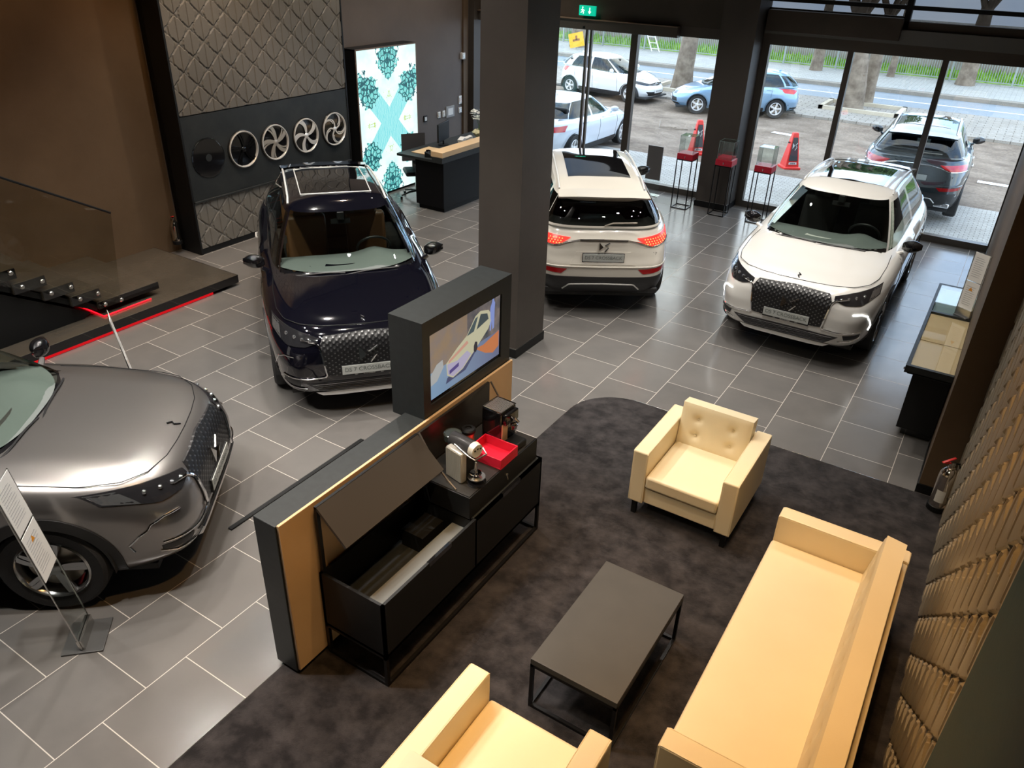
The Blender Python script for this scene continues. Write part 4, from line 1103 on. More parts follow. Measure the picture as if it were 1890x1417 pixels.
    def patch(nm, A, B, proj, m, off=.006, back=-.03, nu=24, nv=6, parent=root, mirror=False, smooth=True):
        """skin between polylines A and B, lifted off the surface, with a rim going back into it"""
        res = None
        for sg in ((1, -1) if mirror else (1,)):
            a, b_ = resamp(A, nu), resamp(B, nu); mb = MB()
            def pos(i, j, o):
                t = j/nv; u, v = a[i][0]*(1-t)+b_[i][0]*t, a[i][1]*(1-t)+b_[i][1]*t
                pt = proj(u, v, o); return (pt[0], sg*pt[1], pt[2])
            vs2 = [pos(i, j, off) for i in range(nu+1) for j in range(nv+1)]
            f2 = [(i*(nv+1)+j, (i+1)*(nv+1)+j, (i+1)*(nv+1)+j+1, i*(nv+1)+j+1) for i in range(nu) for j in range(nv)]
            loop = [(i, 0) for i in range(nu+1)]+[(nu, j) for j in range(1, nv+1)]+[(i, nv) for i in range(nu-1, -1, -1)]+[(0, j) for j in range(nv-1, 0, -1)]
            k = len(vs2); vs2 += [pos(i, j, back) for i, j in loop]; n = len(loop)
            f2 += [(loop[i][0]*(nv+1)+loop[i][1], loop[(i+1) % n][0]*(nv+1)+loop[(i+1) % n][1], k+(i+1) % n, k+i) for i in range(n)]
            mb.add(vs2, f2); o = mb.build(nm, m, parent, smooth=smooth, angle=40); res = res or o
        return res
    def line(nm, pts, proj, r, m, off=.004, n=30, parent=root, mirror=False):
        for sg in ((1, -1) if mirror else (1,)):
            pp = [proj(u, v, off) for u, v in resamp(pts, n)]
            MB().tube([(a, sg*b_, c) for a, b_, c in pp], r, 6).build(nm, m, parent, smooth=True)
    deck = lambda x, y, o=0: (x, y, deck_z(x, y)+o)
    # wheel arch rings + liners
    for w_ in (wb, -wb):
        for sg in (1, -1):
            b = MB(); n = 30; a0, a1 = R(-14), R(194)
            def ringpt(t, r_, off):
                a = a0+(a1-a0)*t; x = w_+r_*math.cos(a); z = wr+r_*math.sin(a); z = max(z, P['zlow']-.01)
                return side(x, z, off, sg)
            b.grid(lambda u, v: ringpt(u, ar-.035+v*.085, .008), n, 3, flip=(sg < 0))
            b.grid(lambda u, v: (lambda q_: (q_[0], q_[1]-sg*.14*v, q_[2]))(ringpt(u, ar-.035, .008)), n, 1, flip=(sg > 0))
            b.grid(lambda u, v: (lambda q_: (q_[0], q_[1]-sg*.012*v, q_[2]))(ringpt(u, ar+.05, .008)), n, 1, flip=(sg < 0))
            b.build('wheel_arch', clad if feats in ('ds7',) else paint, root, smooth=True, angle=40)
            b = MB(); b.grid(lambda u, v: (w_+(ar-.01)*math.cos(R(-10)+R(200)*u), sg*(.55+.34*v), wr+(ar-.01)*math.sin(R(-10)+R(200)*u)), 20, 2)
            b.box(w_-ar, w_+ar, sg*.55-.01, sg*.55+.01, .2, wr+ar)
            b.build('wheel_well', DARKIN, root)
    # side cladding
    for sg in (1, -1):
        b = MB(); xa, xb_ = -wb+ar+.03, wb-ar-.03
        b.grid(lambda u, v: side(xa+(xb_-xa)*u, P['zlow']+.005+v*.15, .014*(1-v)+.008, sg), 24, 3, flip=(sg < 0))
        b.build('sill_cladding', clad, root, smooth=True)
    # door lines, handles
    dx = P.get('doors', (.88, -.10, -1.02))
    for x_ in dx:
        line('door_gap', [(x_, .30), (x_+.02, .7), (x_-.01, zs(x_)-.03)], lambda u, v, o: side(u, v, o), .004, BLACK, off=.001, mirror=True, n=12)
    for x_ in (dx[0]-.80, dx[1]-.74):
        for sg in (1, -1):
            a = side(x_, .90, .022, sg); MB().tube([side(x_-.10, .90, .0, sg), (a[0]-.08, a[1], a[2]), (a[0]+.08, a[1], a[2]), side(x_+.10, .90, .0, sg)], .011, 6).build('door_handle', paint if feats != 'ds7' else SILVT, root, smooth=True)
    # wheels
    def wheel(x, y, sg):
        w0 = MB().lathe([(wr-.11, -.10), (wr-.03, -.112), (wr-.006, -.09), (wr, -.05), (wr, .05), (wr-.006, .09), (wr-.03, .112), (wr-.11, .10), (wr-.125, .08), (wr-.125, -.08)], n=56, axis='y', caps=False)
        o = w0.build('wheel', TYRE, root, smooth=True); o.location = (x, y, wr); o.rotation_euler.z = 0 if sg > 0 else math.pi
        rr = wr-.115
        rm = rim_m or RIMSILV
        MB().lathe([(rr+.004, .098), (rr-.008, .108), (rr-.020, .095), (rr-.03, .05), (rr-.035, -.06)], n=56, axis='y', caps=False).build('rim', rm, o, smooth=True)
        b = MB()
        for k in range(5):
            a = 2*math.pi*k/5+.5
            bb = MB(); spoke(bb, a-.14, .045, rr-.012, .016, .020, .12, .085, .098, th=.022); spoke(bb, a+.16, .045, rr-.012, .014, .016, -.05, .085, .092, th=.02); spoke(bb, a+.02, .10, rr-.012, .010, .034, .05, .070, .080, th=.02)
            b.add([(v[1], v[0], v[2]) for v in bb.v], bb.f)
        b.build('spokes', rm, o, smooth=True)
        MB().lathe([(0, .104), (.03, .103), (.052, .092), (.058, .06)], n=24, axis='y', caps=False).build('hub_cap', rm, o, smooth=True)
        MB().lathe([(0, .03), (rr-.06, .03), (rr-.06, .01), (0, .01)], n=32, axis='y').build('brake_disc', RIMG, o)
    for x in (wb, -wb):
        for sg in (1, -1): wheel(x, sg*(P['track']), sg)
    # mirrors
    mx, mz = P.get('mir', (.72, 1.13))
    for sg in (1, -1):
        o = MB(); n = 10
        o.grid(lambda u, v: (mx+.02+.085*math.sin(math.pi*v)**.8*math.cos(2*math.pi*u)*(1-.25*v), sg*(P['gw'][0]+.055+.22*v), mz+.075*math.sin(math.pi*min(.93, v*.86+.10))**.6*math.sin(2*math.pi*u)+.02*v), 20, 12, flip=(sg > 0))
        o = o.build('mirror', BLACKG if feats == 'ds7' else paint, root, smooth=True)
        MB().tube([(mx+.06, sg*(P['gw'][0]-.0), mz-.11), (mx+.05, sg*(P['gw'][0]+.09), mz-.06)], [.03, .022], 8).build('mirror_arm', paint, o, smooth=True)
    # interior
    MB().box(GX1[0]+.3, GX0[0]-.1, -P['gw'][0]+.06, P['gw'][0]-.06, .42, .5).build('cabin_floor', DARKIN, root)
    b = MB(); zc = zs(.9)+.01
    b.grid(lambda u, v: (GX0[0]-.05-.82*u-.30*abs(v*2-1)**3*(1-u), (v-.5)*2*(P['gw'][0]-.08), zc+.045-.10*u*u+.06*math.exp(-((v-.74)/.11)**2)*(1 if u > .25 else u*4)), 8, 24)
    b.build('dashboard', DASH, root, smooth=True)
    b = MB(); sw = (GX0[0]-.90, .36, zc-.01)
    b.tube([(sw[0]+.10*math.sin(a), sw[1]+.19*math.cos(a), sw[2]+.155*math.sin(a)) for a in [i*math.pi/12 for i in range(24)]], .014, 8, close=True).build('steering_wheel', BLACK, root, smooth=True)
    for sy in (.36, -.36):
        b = MB().box(-.28, .25, sy-.25, sy+.25, .5, .66); b.obox((-.40, sy, .92), (1, 0, -.0), (0, 1, 0), (-.25, 0, 1), .07, .24, .33); b.obox((-.50, sy, 1.30), (1, 0, 0), (0, 1, 0), (-.25, 0, 1), .045, .13, .09)
        b.build('front_seat', seat, root, bevel=.04, seg=3)
    b = MB().box(-1.25, -.75, -.62, .62, .5, .68); b.obox((-1.33, 0, .95), (1, 0, 0), (0, 1, 0), (-.25, 0, 1), .07, .62, .30); b.build('rear_seat', seat, root, bevel=.04)
    MB().obox((.30, 0, zrf(.2)-.16), (1, 0, .3), (0, 1, 0), (-.3, 0, 1), .010, .11, .03).box(.27, .36, -.04, .04, zrf(.2)-.13, zrf(.2)-.04).build('inner_mirror', BLACK, root, bevel=.008)
    # wipers
    for (ya, yb) in ((-.08, .52), (-.62, -.06)):
        pp = []
        for i in range(9):
            y_ = ya+(yb-ya)*i/8; Y_ = min(.99, abs(y_)/.8); X_ = (1-Y_**gp)**(1/gq); g_ = g_pt(X_, y_/.8 if abs(y_) < .8 else .99, .03+.05*math.sin(i/8*2.4)); pp.append((g_[0]+.015, y_, g_[2]+.012))
        MB().tube(pp, .008, 5).build('wiper', PLASTIC, root)
    # bonnet shut line and cowl
    bl = [(.95, .80), (1.3, .815), (1.70, .80), (1.92, .74), (2.06, .60), (2.13, .40), (2.15, .2), (2.155, 0)]
    k_ = lerp_tab(P['xf'], 1)/2.12*(.985 if feats == 'ds7' else .96)
    bl = [(a*k_ if a > 1.4 else a, b_*lerp_tab(P['w'], 1)/.865) for a, b_ in bl]
    line('bonnet_gap', bl, deck, .0035, BLACK, off=.0015, n=40, mirror=True)
    # ------------------------------------------------ front
    FH = P.get('fh', {})
    if feats == 'ds7':
        patch('front_grille', [(-.44, .82), (-.405, .885), (0, .905), (.405, .885), (.44, .82)], [(-.44, .81), (-.395, .51), (0, .485), (.395, .51), (.44, .81)], front, GRILLE, off=.012, back=-.02, nu=36, nv=14)
        line('grille_wing', [(.60, .850), (.48, .835), (.445, .80), (.402, .515), (.42, .495)], front, .011, CHROME, off=.016, mirror=True)
        line('bumper_chrome_line', [(.41, .495), (.58, .48), (.80, .485)], front, .007, CHROME, off=.010, mirror=True)
        hl = patch('headlamp', [(.455, .872), (.60, .905), (.76, .932), (.850, .945)], [(.46, .832), (.58, .795), (.74, .79), (.862, .86)], front, LAMPG, off=.010, nu=20, nv=6, mirror=True)
        for sg in (1, -1):
            b = MB()
            for k in range(4):
                y_ = .53+.068*k; c_ = front(y_, .842+.011*k, .012); b.lathe([(0, .012), (.014, .010), (.018, 0), (.018, -.01)], (c_[0], sg*c_[1], c_[2]), 'x', 14)
            b.build('lamp_lens', LENS, root, smooth=True)
        patch('headlamp_lens_band', [(.79, .925), (.846, .936)], [(.79, .82), (.856, .868)], front, LENS, off=.012, nu=6, nv=3, mirror=True)
        dm = DRLON if drl else CHROME
        line('daytime_lamp', [(.69, .70), (.775, .698), (.825, .665), (.85, .59), (.862, .51), (.85, .45)], front, .0075, dm, off=.008, mirror=True)
        line('air_duct_trim', [(.60, .36), (.74, .37), (.80, .41)], front, .006, CHROME if logo is BADGE else PLASTIC, off=.007, mirror=True)
        patch('fog_recess', [(.64, .45), (.80, .455)], [(.66, .39), (.79, .40)], front, PLASTIC, off=.006, nu=8, nv=3, mirror=True)
        patch('lower_intake', [(-.60, .425), (-.30, .435), (.30, .435), (.60, .425)], [(-.46, .315), (-.3, .305), (.3, .305), (.46, .315)], front, PLASTIC, off=.008, nu=30, nv=5)
        b = MB()
        for k in range(5):
            z_ = .325+.022*k; hw = .45+.12*k/5; b.tube([front(-hw+2*hw*i/20, z_, .012) for i in range(21)], .0035, 5)
        b.build('intake_slats', mat('slat_grey', (.05, .05, .05), .4, .3), root)
        patch('skid_plate', [(-.52, .302), (-.3, .304), (.3, .304), (.52, .302)], [(-.46, .268), (-.3, .260), (.3, .260), (.46, .268)], lambda u, v, o: (front(u, .31, o)[0]+(.308-v)*.1, u, v), SKID, off=.006, back=-.06, nu=26, nv=4)
        # badge : wedge and zigzag
        def badge(nm, c, s_, m, rear_=False):
            b = MB(); pr = rear if rear_ else front; mir = 1 if rear_ else -1
            fn = lambda u, v, d: (lambda q_: (q_[0], q_[1], q_[2]))(pr(c[0]+mir*u, c[1]+v, d))
            D_ = [(-.055, .05), (-.012, .0), (-.055, -.05)]; D_ = [(-a, b_) for a, b_ in D_]
            D_ = [(.062*s_, .055*s_), (.008*s_, -.004*s_), (.062*s_, -.045*s_)]
            b.prism(D_, fn, .016, .034)
            b.tube([fn(u*s_, v*s_, .022) for u, v in ((-.075, .05), (-.012, .012), (-.060, -.012), (-.015, -.065))], .008*s_, 5)
            return b.build(nm, m, root)
        badge('front_badge', (0, .71), 1.35, logo)
        MB().tube([deck(2.00, -.014, .006), deck(2.03, .014, .006), deck(2.05, -.012, .006), deck(2.09, .012, .004)], .007, 6).build('bonnet_badge', BADGED, root)
        fp = front(0, .55); px = fp[0]+.025
        MB().box(px-.02, px, -.262, .262, .492, .606).build('plate_holder', PLASTIC, root)
        pl_ = MB().box(px, px+.006, -.258, .258, .512, .604).build('number_plate', PLATEM, root)
        text('plate_lettering', plate, .060, PLATET, pl_, (px+.0068, 0, .560), (R(90), 0, R(90)))
        text('dealer_lettering', '0212              DS AUTOMOBILES              0212', .014, WHITEP, pl_, (px+.0012, 0, .502), (R(90), 0, R(90)))
    else:
        g = P['front']
        patch('headlamp', g['ht'], g['hb'], front, LENS if not g.get('darklamp') else LAMPG, off=.008, nu=16, nv=5, mirror=True)
        patch('front_grille', g['gt'], g['gb'], front, LAMPG, off=.010, nu=20, nv=4)
        patch('lower_intake', g['it'], g['ib'], front, PLASTIC, off=.008, nu=20, nv=4)
        if g.get('bar'): line('grille_bar', g['bar'], front, .008, CHROME, off=.014)
        fp = front(0, g['bz']); 
        b = MB()
        if g['logo'] == 'diamond':
            b.tube([(fp[0]+.018, y_, g['bz']+z_) for y_, z_ in ((0, .085), (.05, 0), (0, -.085), (-.05, 0))], .013, 6, close=True)
        else:
            b.tube([(fp[0]+.018, .06*math.cos(a), g['bz']+.04*math.sin(a)) for a in [i*math.pi/8 for i in range(16)]], .008, 6, close=True)
        b.build('front_badge', CHROME, root)
        fz = g['pz']; fx = front(0, fz)[0]+.02
        pl_ = MB().box(fx-.02, fx, -.26, .26, fz-.055, fz+.055).build('number_plate', WHITEP, root)
        b = MB()
        for k in range(7): b.box(fx, fx+.001, -.20+k*.062, -.165+k*.062, fz-.03, fz+.03)
        b.build('plate_marks', PLATET, pl_)
    # ------------------------------------------------ rear
    if feats == 'ds7':
        patch('tail_lamp', [(.42, 1.03), (.62, 1.04), (.865, 1.045)], [(.50, .98), (.62, .94), (.865, .95)], rear, tail, off=.010, nu=18, nv=5, mirror=True)
        if tail is REDON:
            b = MB()
            for sg in (1, -1):
                for k in range(9):
                    for j in range(3):
                        y_ = .52+.036*k+.018*(j % 2); c_ = rear(y_, .96+.026*j, .011); b.obox((c_[0], sg*c_[1], c_[2]), (1, 0, 0), (0, 1, .7), (0, -.7, 1), .003, .007, .007)
            b.build('tail_lamp_scales', mat('tail_glow', (.9, .3, .1), .3, emit=(1, .30, .08), estr=2.2), root)
        line('tail_chrome', [(.88, .937), (.60, .93), (.46, .98), (.30, 1.01), (0, 1.015)], rear, .008, CHROME, off=.010, mirror=True)
        line('tail_lettering_bar', [(-.30, 1.005), (.30, 1.005)], rear, .013, mat('dark_chrome', (.2, .2, .2), .2, .9), off=.008)
        badge('rear_badge', (0, .935), .95, BADGED, True)
        rp_ = rear(0, .79); px = rp_[0]-.02
        patch('plate_recess', [(-.34, .87), (.34, .87)], [(-.42, .71), (.42, .71)], rear, paint, off=.004, nu=10, nv=4)
        MB().box(px, px+.02, -.265, .265, .725, .855).build('plate_holder', BADGED, root)
        pl_ = MB().box(px-.006, px, -.258, .258, .752, .848).build('number_plate', PLATEM, root)
        text('plate_lettering', plate, .060, PLATET, pl_, (px-.0068, 0, .80), (R(90), 0, R(-90)))
        text('dealer_lettering', '0212              DS AUTOMOBILES              0212', .014, WHITEP, pl_, (px-.0012, 0, .738), (R(90), 0, R(-90)))
        text('model_lettering', 'DS 7', .045, BADGED, pl_, (rear(.66, .84, .004)[0], -.64, .84), (R(90), 0, R(-82)))
        line('bumper_edge', [(-.86, .69), (0, .68), (.86, .69)], rear, .010, paint, off=.004)
        patch('bumper_reflector', [(.45, .655), (.88, .67)], [(.52, .595), (.88, .62)], rear, REDREF, off=.006, nu=10, nv=3, mirror=True)
        patch('lower_bumper', [(-.90, .56), (0, .55), (.90, .56)], [(-.84, .24), (0, .23), (.84, .24)], rear, clad, off=.012, back=-.02, nu=30, nv=8)
        line('bumper_silver_line', [(-.49, .37), (-.41, .45), (0, .46), (.41, .45), (.49, .37)], rear, .010, SILVT, off=.018)
        for sg in (1, -1):
            c_ = rear(.62, .33, .01); MB().box(c_[0]-.02, c_[0]+.05, sg*.62-.13, sg*.62+.13, .29, .37).build('exhaust_trim', CHROME if paint is PG else PLASTIC, root, bevel=.02)
        # spoiler
        b = MB()
        def sp(u, v):
            y_ = (u-.5)*2*.56; x_ = GX1[1]+.16-.24*v-.05*v*(1-(abs(y_)/.56)**2); return (x_, y_*(1+.03*v), roof_z(GX1[1]+.16, min(abs(y_), .5)*.9)+.008-.028*v)
        b.grid(sp, 24, 5); b.grid(lambda u, v: (lambda q_: (q_[0]+.02, q_[1], q_[2]-.025-.03*(1-v)))(sp(u, v)), 24, 5, True)
        b.grid(lambda u, v: (lambda a, c: (a[0]+(c[0]-a[0])*v, a[1], a[2]+(c[2]-a[2])*v))(sp(u, 1), (sp(u, 1)[0]+.02, 0, sp(u, 1)[2]-.025)), 24, 1)
        b.build('spoiler', paint, root, smooth=True)
    else:
        g = P['back']
        patch('tail_lamp', g['tt'], g['tb'], rear, tail, off=.008, nu=14, nv=5, mirror=True)
        rz = g['pz']; rx = rear(0, rz)[0]-.015
        pl_ = MB().box(rx, rx+.02, -.26, .26, rz-.055, rz+.055).build('number_plate', WHITEP, root)
        b = MB()
        for k in range(7): b.box(rx-.001, rx, -.20+k*.062, -.165+k*.062, rz-.03, rz+.03)
        b.build('plate_marks', PLATET, pl_)
        patch('lower_bumper', [(-.8, .36), (0, .36), (.8, .36)], [(-.78, .22), (0, .22), (.78, .22)], rear, PLASTIC, off=.006, nu=20, nv=3)
    # rear wiper
    X_, Y_ = gu(.999); a_ = g_pt(X_, 0, .10); c_ = g_pt(X_, 0, .16)
    if P.get('rwiper', True): MB().tube([(a_[0]-.015, 0, a_[2]), (c_[0]-.02, -.10, a_[2]+.035), (c_[0]-.02, -.40, a_[2]+.045)], .009, 6).build('rear_wiper', PLASTIC if feats != 'ds7' else RIMG, root)
    # roof: glass panel + rails + antenna
    rz_ = lambda x, y, o=0: (x, y, roof_z(x, y)+o)
    if sunroof:
        x0_, x1_ = -.02, -1.32; hw0, hw1 = .40, .41
        patch('roof_glass', [(x0_, -hw0), (x0_+.03, 0), (x0_, hw0)], [(x1_, -hw1), (x1_-.01, 0), (x1_, hw1)], rz_, ROOFGL, off=.004, back=-.01, nu=20, nv=20)
        if sunrim:
            MB().tube([rz_(u, v, .006) for u, v in [(x0_, -hw0), (x0_+.03, 0), (x0_, hw0), (-.6, .405), (x1_, hw1), (x1_-.01, 0), (x1_, -hw1), (-.6, -.405)]], .008, 6, close=True).build('roof_glass_trim', sunrim, root, smooth=True)
        if rails:
            for sg in (1, -1):
                MB().tube([(lambda q_: (q_[0], q_[1], q_[2]))(rz_(.12-1.75*i/16, sg*(.545 if i else .555), .002+.035*math.sin(math.pi*i/16)**.35)) for i in range(17)], .012, 8).build('roof_rail', rails, root, smooth=True)
    if feats != 'ds7': MB().prism([(0, 0), (-.12, 0), (-.10, .05), (-.07, .055)], lambda u, v, d: (GX1[1]+.32+u, d, roof_z(GX1[1]+.25, 0)+v), -.015, .015).build('antenna', paint, root, bevel=.006)
    # window chrome line
    pp = []
    for i in range(40):
        t = tA0+(tR-tA0)*i/39*.96; X_, Y_ = gu(t); pp.append(g_pt(X_, Y_, .05))
    for sg in (1, -1):
        MB().tube([(a[0], sg*(a[1]+.003), a[2]) for a in pp], .006, 5).build('window_trim', CHROME if feats == 'ds7' else PLASTIC, root, smooth=True)
    return root

RIMSILV = mat('alloy_silver', (.45, .46, .47), .22, .95)
def carpaint(name, c, metal=0, rough=.25, coat=1.0, flake=0):
    m = mat(name, c, rough, metal, coat); m.node_tree.nodes['Principled BSDF'].inputs['Coat Roughness'].default_value = .02
    return m
PW = carpaint('pearl_white_paint', (.66, .65, .62)); PW2 = carpaint('warm_white_paint', (.58, .55, .49))
PB = carpaint('black_blue_paint', (.003, .003, .006), 0, .06); PS = carpaint('grey_metallic_paint', (.27, .255, .25), .85, .30)
PG = carpaint('dark_green_grey_paint', (.035, .048, .055), .6, .3)
car('sport_utility_vehicle', 'white sport utility vehicle facing the camera with black grille and lit daytime lamps', (-1.619, 10.94), 4.716, PW, drl=True, rails=SILVT, seat=BLSEAT, glr=CARGLD)
car('sport_utility_vehicle', 'glossy black sport utility vehicle with brown seats standing behind the screen wall', (-6.402, 6.423), -.711, PB, seat=BRLEA, sunrim=SILVT, glr=CARGL)
car('sport_utility_vehicle', 'white sport utility vehicle seen from behind beside the dark column, tail lamps lit', (-5.135, 10.284), 2.164, PW2, tail=REDON, seat=BLSEAT)
car('sport_utility_vehicle', 'grey metallic sport utility vehicle cut by the left edge, bonnet towards the media wall', (-6.34, 1.579), .67, PS, seat=BLSEAT)
car('sport_utility_vehicle', 'dark grey sport utility vehicle parked outside the right window, seen from behind', (-1.49, 18.18), R(93.3), PG, z0=-.20, tilt=R(2.2), plate='DS 7')

CLIO = dict(DS7, xf=[(0, 1.86), (.1, 1.98), (.3, 2.06), (.6, 2.05), (.85, 1.96), (1, 1.70)], xr=[(0, -1.80), (.15, -1.98), (.4, -2.02), (.7, -1.99), (1, -1.90)],
    w=[(0, .76), (.15, .81), (.45, .85), (.75, .865), (.9, .85), (1, .78)], zs=[(-2.0, 1.02), (-1, .99), (.3, .93), (1, .90), (1.5, .82), (2.0, .72)], zlow=.18, crown=.06, p=2.6, pb=3.4, q=3.6,
    wb=1.295, wr=.31, track=.73, gxf=(1.15, .18), gxr=(-1.93, -1.55), gw=(.755, .52), zroof=[(-1.8, 1.31), (-1, 1.385), (-.4, 1.405), (.3, 1.35)], gp=3.4, gq=5, rcrown=.05, xc=(-.58, -.60), xd=-.60, doors=(.78, -.28, -1.1), mir=(.55, 1.0), clz=.22, clz2=.2,
    front=dict(ht=[(.36, .66), (.55, .72), (.76, .78)], hb=[(.36, .63), (.52, .61), (.76, .67)], gt=[(-.38, .665), (0, .69), (.38, .665)], gb=[(-.38, .625), (0, .60), (.38, .625)], it=[(-.58, .42), (0, .40), (.58, .42)], ib=[(-.48, .28), (0, .26), (.48, .28)], bz=.66, logo='diamond', pz=.42, darklamp=True),
    back=dict(tt=[(.50, .93), (.72, .95)], tb=[(.54, .82), (.72, .78)], pz=.75))
AURIS = dict(CLIO, xf=[(0, 1.92), (.1, 2.06), (.3, 2.15), (.6, 2.13), (.85, 2.02), (1, 1.78)], xr=[(0, -1.9), (.15, -2.08), (.4, -2.12), (.7, -2.08), (1, -1.98)], w=[(0, .78), (.15, .83), (.45, .87), (.75, .88), (.9, .865), (1, .80)],
    wb=1.30, wr=.315, gxf=(1.22, .22), gxr=(-2.02, -1.62), gw=(.77, .53), zroof=[(-1.9, 1.33), (-1, 1.415), (-.4, 1.44), (.3, 1.38)], xc=(-.66, -.70), xd=-.84,
    front=dict(ht=[(.34, .64), (.55, .70), (.80, .80)], hb=[(.34, .60), (.52, .60), (.80, .68)], gt=[(-.36, .64), (0, .65), (.36, .64)], gb=[(-.36, .59), (0, .57), (.36, .59)], it=[(-.55, .48), (0, .50), (.55, .48)], ib=[(-.6, .26), (0, .26), (.6, .26)], bz=.66, logo='oval', pz=.42),
    back=dict(tt=[(.42, .88), (.62, .94), (.76, .96)], tb=[(.46, .86), (.62, .78), (.76, .82)], pz=.62))
SEDAN = dict(CLIO, xf=[(0, 2.2), (.1, 2.32), (.3, 2.39), (.6, 2.37), (.85, 2.28), (1, 2.02)], xr=[(0, -2.1), (.15, -2.28), (.4, -2.34), (.7, -2.32), (.9, -2.26), (1, -2.1)], w=[(0, .80), (.15, .86), (.45, .90), (.75, .92), (.9, .905), (1, .83)],
    zs=[(-2.3, .99), (-1.6, 1.0), (.3, .945), (1, .92), (1.6, .86), (2.3, .74)], wb=1.41, wr=.325, track=.78, gxf=(1.1, .22), gxr=(-1.78, -1.10), gw=(.77, .53), zroof=[(-1.4, 1.33), (-.9, 1.39), (-.3, 1.41), (.3, 1.35)], xc=(-.78, -.80), xd=-.80, xb=(.10, .04), rwiper=False, rw0=.1, doors=(.92, -.12, -1.05), mir=(.62, 1.02),
    front=dict(ht=[(.40, .66), (.60, .70), (.84, .74)], hb=[(.40, .60), (.60, .58), (.84, .64)], gt=[(-.36, .68), (0, .69), (.36, .68)], gb=[(-.30, .40), (0, .39), (.30, .40)], it=[(-.8, .38), (0, .34), (.8, .38)], ib=[(-.7, .25), (0, .24), (.7, .25)], bz=.60, logo='oval', pz=.46),
    back=dict(tt=[(.46, .86), (.78, .90)], tb=[(.50, .76), (.78, .76)], pz=.60))
RIMB = mat('street_rim', (.70, .70, .70), .35, .3)
POW = carpaint('street_white_paint', (.80, .82, .84)); POB = carpaint('light_blue_paint', (.22, .36, .52), .3, .3)
OUTGL = glass('street_car_glass', (.22, .30, .28), 1.2)
car('hatchback', 'small white hatchback parked across the lane with its nose to the right', (-13.34, 28.13), R(-6.5), POW, CLIO, z0=-.8, feats='plain', gl=OUTGL, glr=OUTGL, sunroof=False, rim_m=RIMB)
car('hatchback', 'light blue hatchback parked behind the facade column, nose to the left', (-8.55, 28.1), R(204), POB, AURIS, z0=-.8, feats='plain', gl=OUTGL, glr=OUTGL, sunroof=False, rim_m=RIMB)
sed = car('saloon_car', 'white saloon car close to the glass doors, pointing away to the street', (-9.22, 17.4), R(90.5), carpaint('ice_white_paint', (.74, .80, .88)), SEDAN, z0=-.22, feats='plain', gl=OUTGL, glr=OUTGL, sunroof=False, rim_m=RIMB, tilt=R(1))
sed.scale = (.92, .92, .92)
# ================================================================ street
def gz(y):
    if y < 17.8: return -.20
    if y < 26.5: return -.20-(y-17.8)/8.7*.60
    return -.80
def m_ground(name, a, b, s1, s2, rough=.85, joints=None, jc=None):
    n = N(name, rough, spec=.2)
    c = n.mix(n.noise(s1, 7, rough=.65), a, b); c = n.mix(n.math('MULTIPLY', n.noise(s2, 4), .5), c, tuple(x*.6 for x in a))
    if joints:
        br = n.n('ShaderNodeTexBrick'); br.inputs['Scale'].default_value = joints[0]; br.inputs['Mortar Size'].default_value = joints[1]; br.inputs['Color1'].default_value = (1, 1, 1, 1); br.inputs['Color2'].default_value = (.8, .8, .8, 1); br.inputs['Mortar'].default_value = (0, 0, 0, 1)
        n.l(n.co, br.inputs['Vector'])
        sp = n.xyz(br.outputs['Color'])[0]
        c = n.mix(sp, jc, c)
    n.color(c); n.bump(n.noise(s2*2, 4), .4, .02)
    return n.m
G1 = m_ground('pale_stone_paving', (.50, .48, .44), (.62, .60, .56), 2.5, 40, joints=(3.2, .02), jc=(.22, .20, .18))
G2 = m_ground('brown_cobbled_lane', (.17, .128, .098), (.34, .272, .215), 1.1, 14)
G3 = m_ground('pale_pavement_strip', (.38, .35, .31), (.46, .43, .39), 1.5, 30, joints=(1.1, .015), jc=(.16, .14, .12))
G4 = m_ground('wet_asphalt', (.25, .29, .33), (.30, .34, .38), .5, 60, rough=.5)
G5 = m_ground('far_pavement', (.42, .42, .40), (.50, .50, .47), 1.5, 30, joints=(1.4, .015), jc=(.25, .24, .22))
GR = m_ground('bright_grass', (.16, .36, .02), (.36, .58, .08), 2.0, 30)
KERB = m_ground('kerb_stone', (.30, .27, .23), (.38, .34, .29), 2, 30)
GEX0, GEX1 = -34, 14
def ground(name, y0, y1, m, dz=0, x0=GEX0, x1=GEX1, n=12, T=.25):
    b = MB()
    b.grid(lambda u, v: (x0+(x1-x0)*u, y0+(y1-y0)*v, gz(y0+(y1-y0)*v)+dz), 2, n)
    b.add([(x0, y0, gz(y0)+dz), (x1, y0, gz(y0)+dz), (x1, y0, gz(y0)+dz-T), (x0, y0, gz(y0)+dz-T)], [(0, 3, 2, 1)])
    return struct(b.build(name, m))
ground('ground_1', YF+.09, 18.1, G1, .0); ground('ground_2', 18.1, 28.9, G2, -.004)
ground('ground_3', 28.9, 33.2, G3, .08); ground('ground_4', 33.2, 36.8, G4, 0)
struct(MB().box(GEX0, GEX1, 36.8, 37.15, -1, -.66).build('ground_5', KERB))
ground('ground_6', 37.15, 41.6, G5, .15)
struct(MB().grid(lambda u, v: (GEX0+(GEX1-GEX0)*u, 41.6+1.1*v, -.62+.32*v), 2, 4).build('ground_7', GR))
struct(MB().box(GEX0, GEX1, 43.2, 62, .2, .42).build('ground_8', G5))
struct(MB().box(GEX0, GEX1, 42.65, 43.2, -.8, .46).build('wall_street_far', m_wall('old_wall_stone', (.20, .17, .14), (.34, .30, .26), .9, .8)))
struct(MB().box(GEX0, GEX1, 42.6, 43.25, .46, .58).build('trim_50', m_wall('pale_coping', (.5, .46, .42), (.55, .5, .46), .9)))
WM = mat('white_road_paint', (.75, .75, .72), .7)
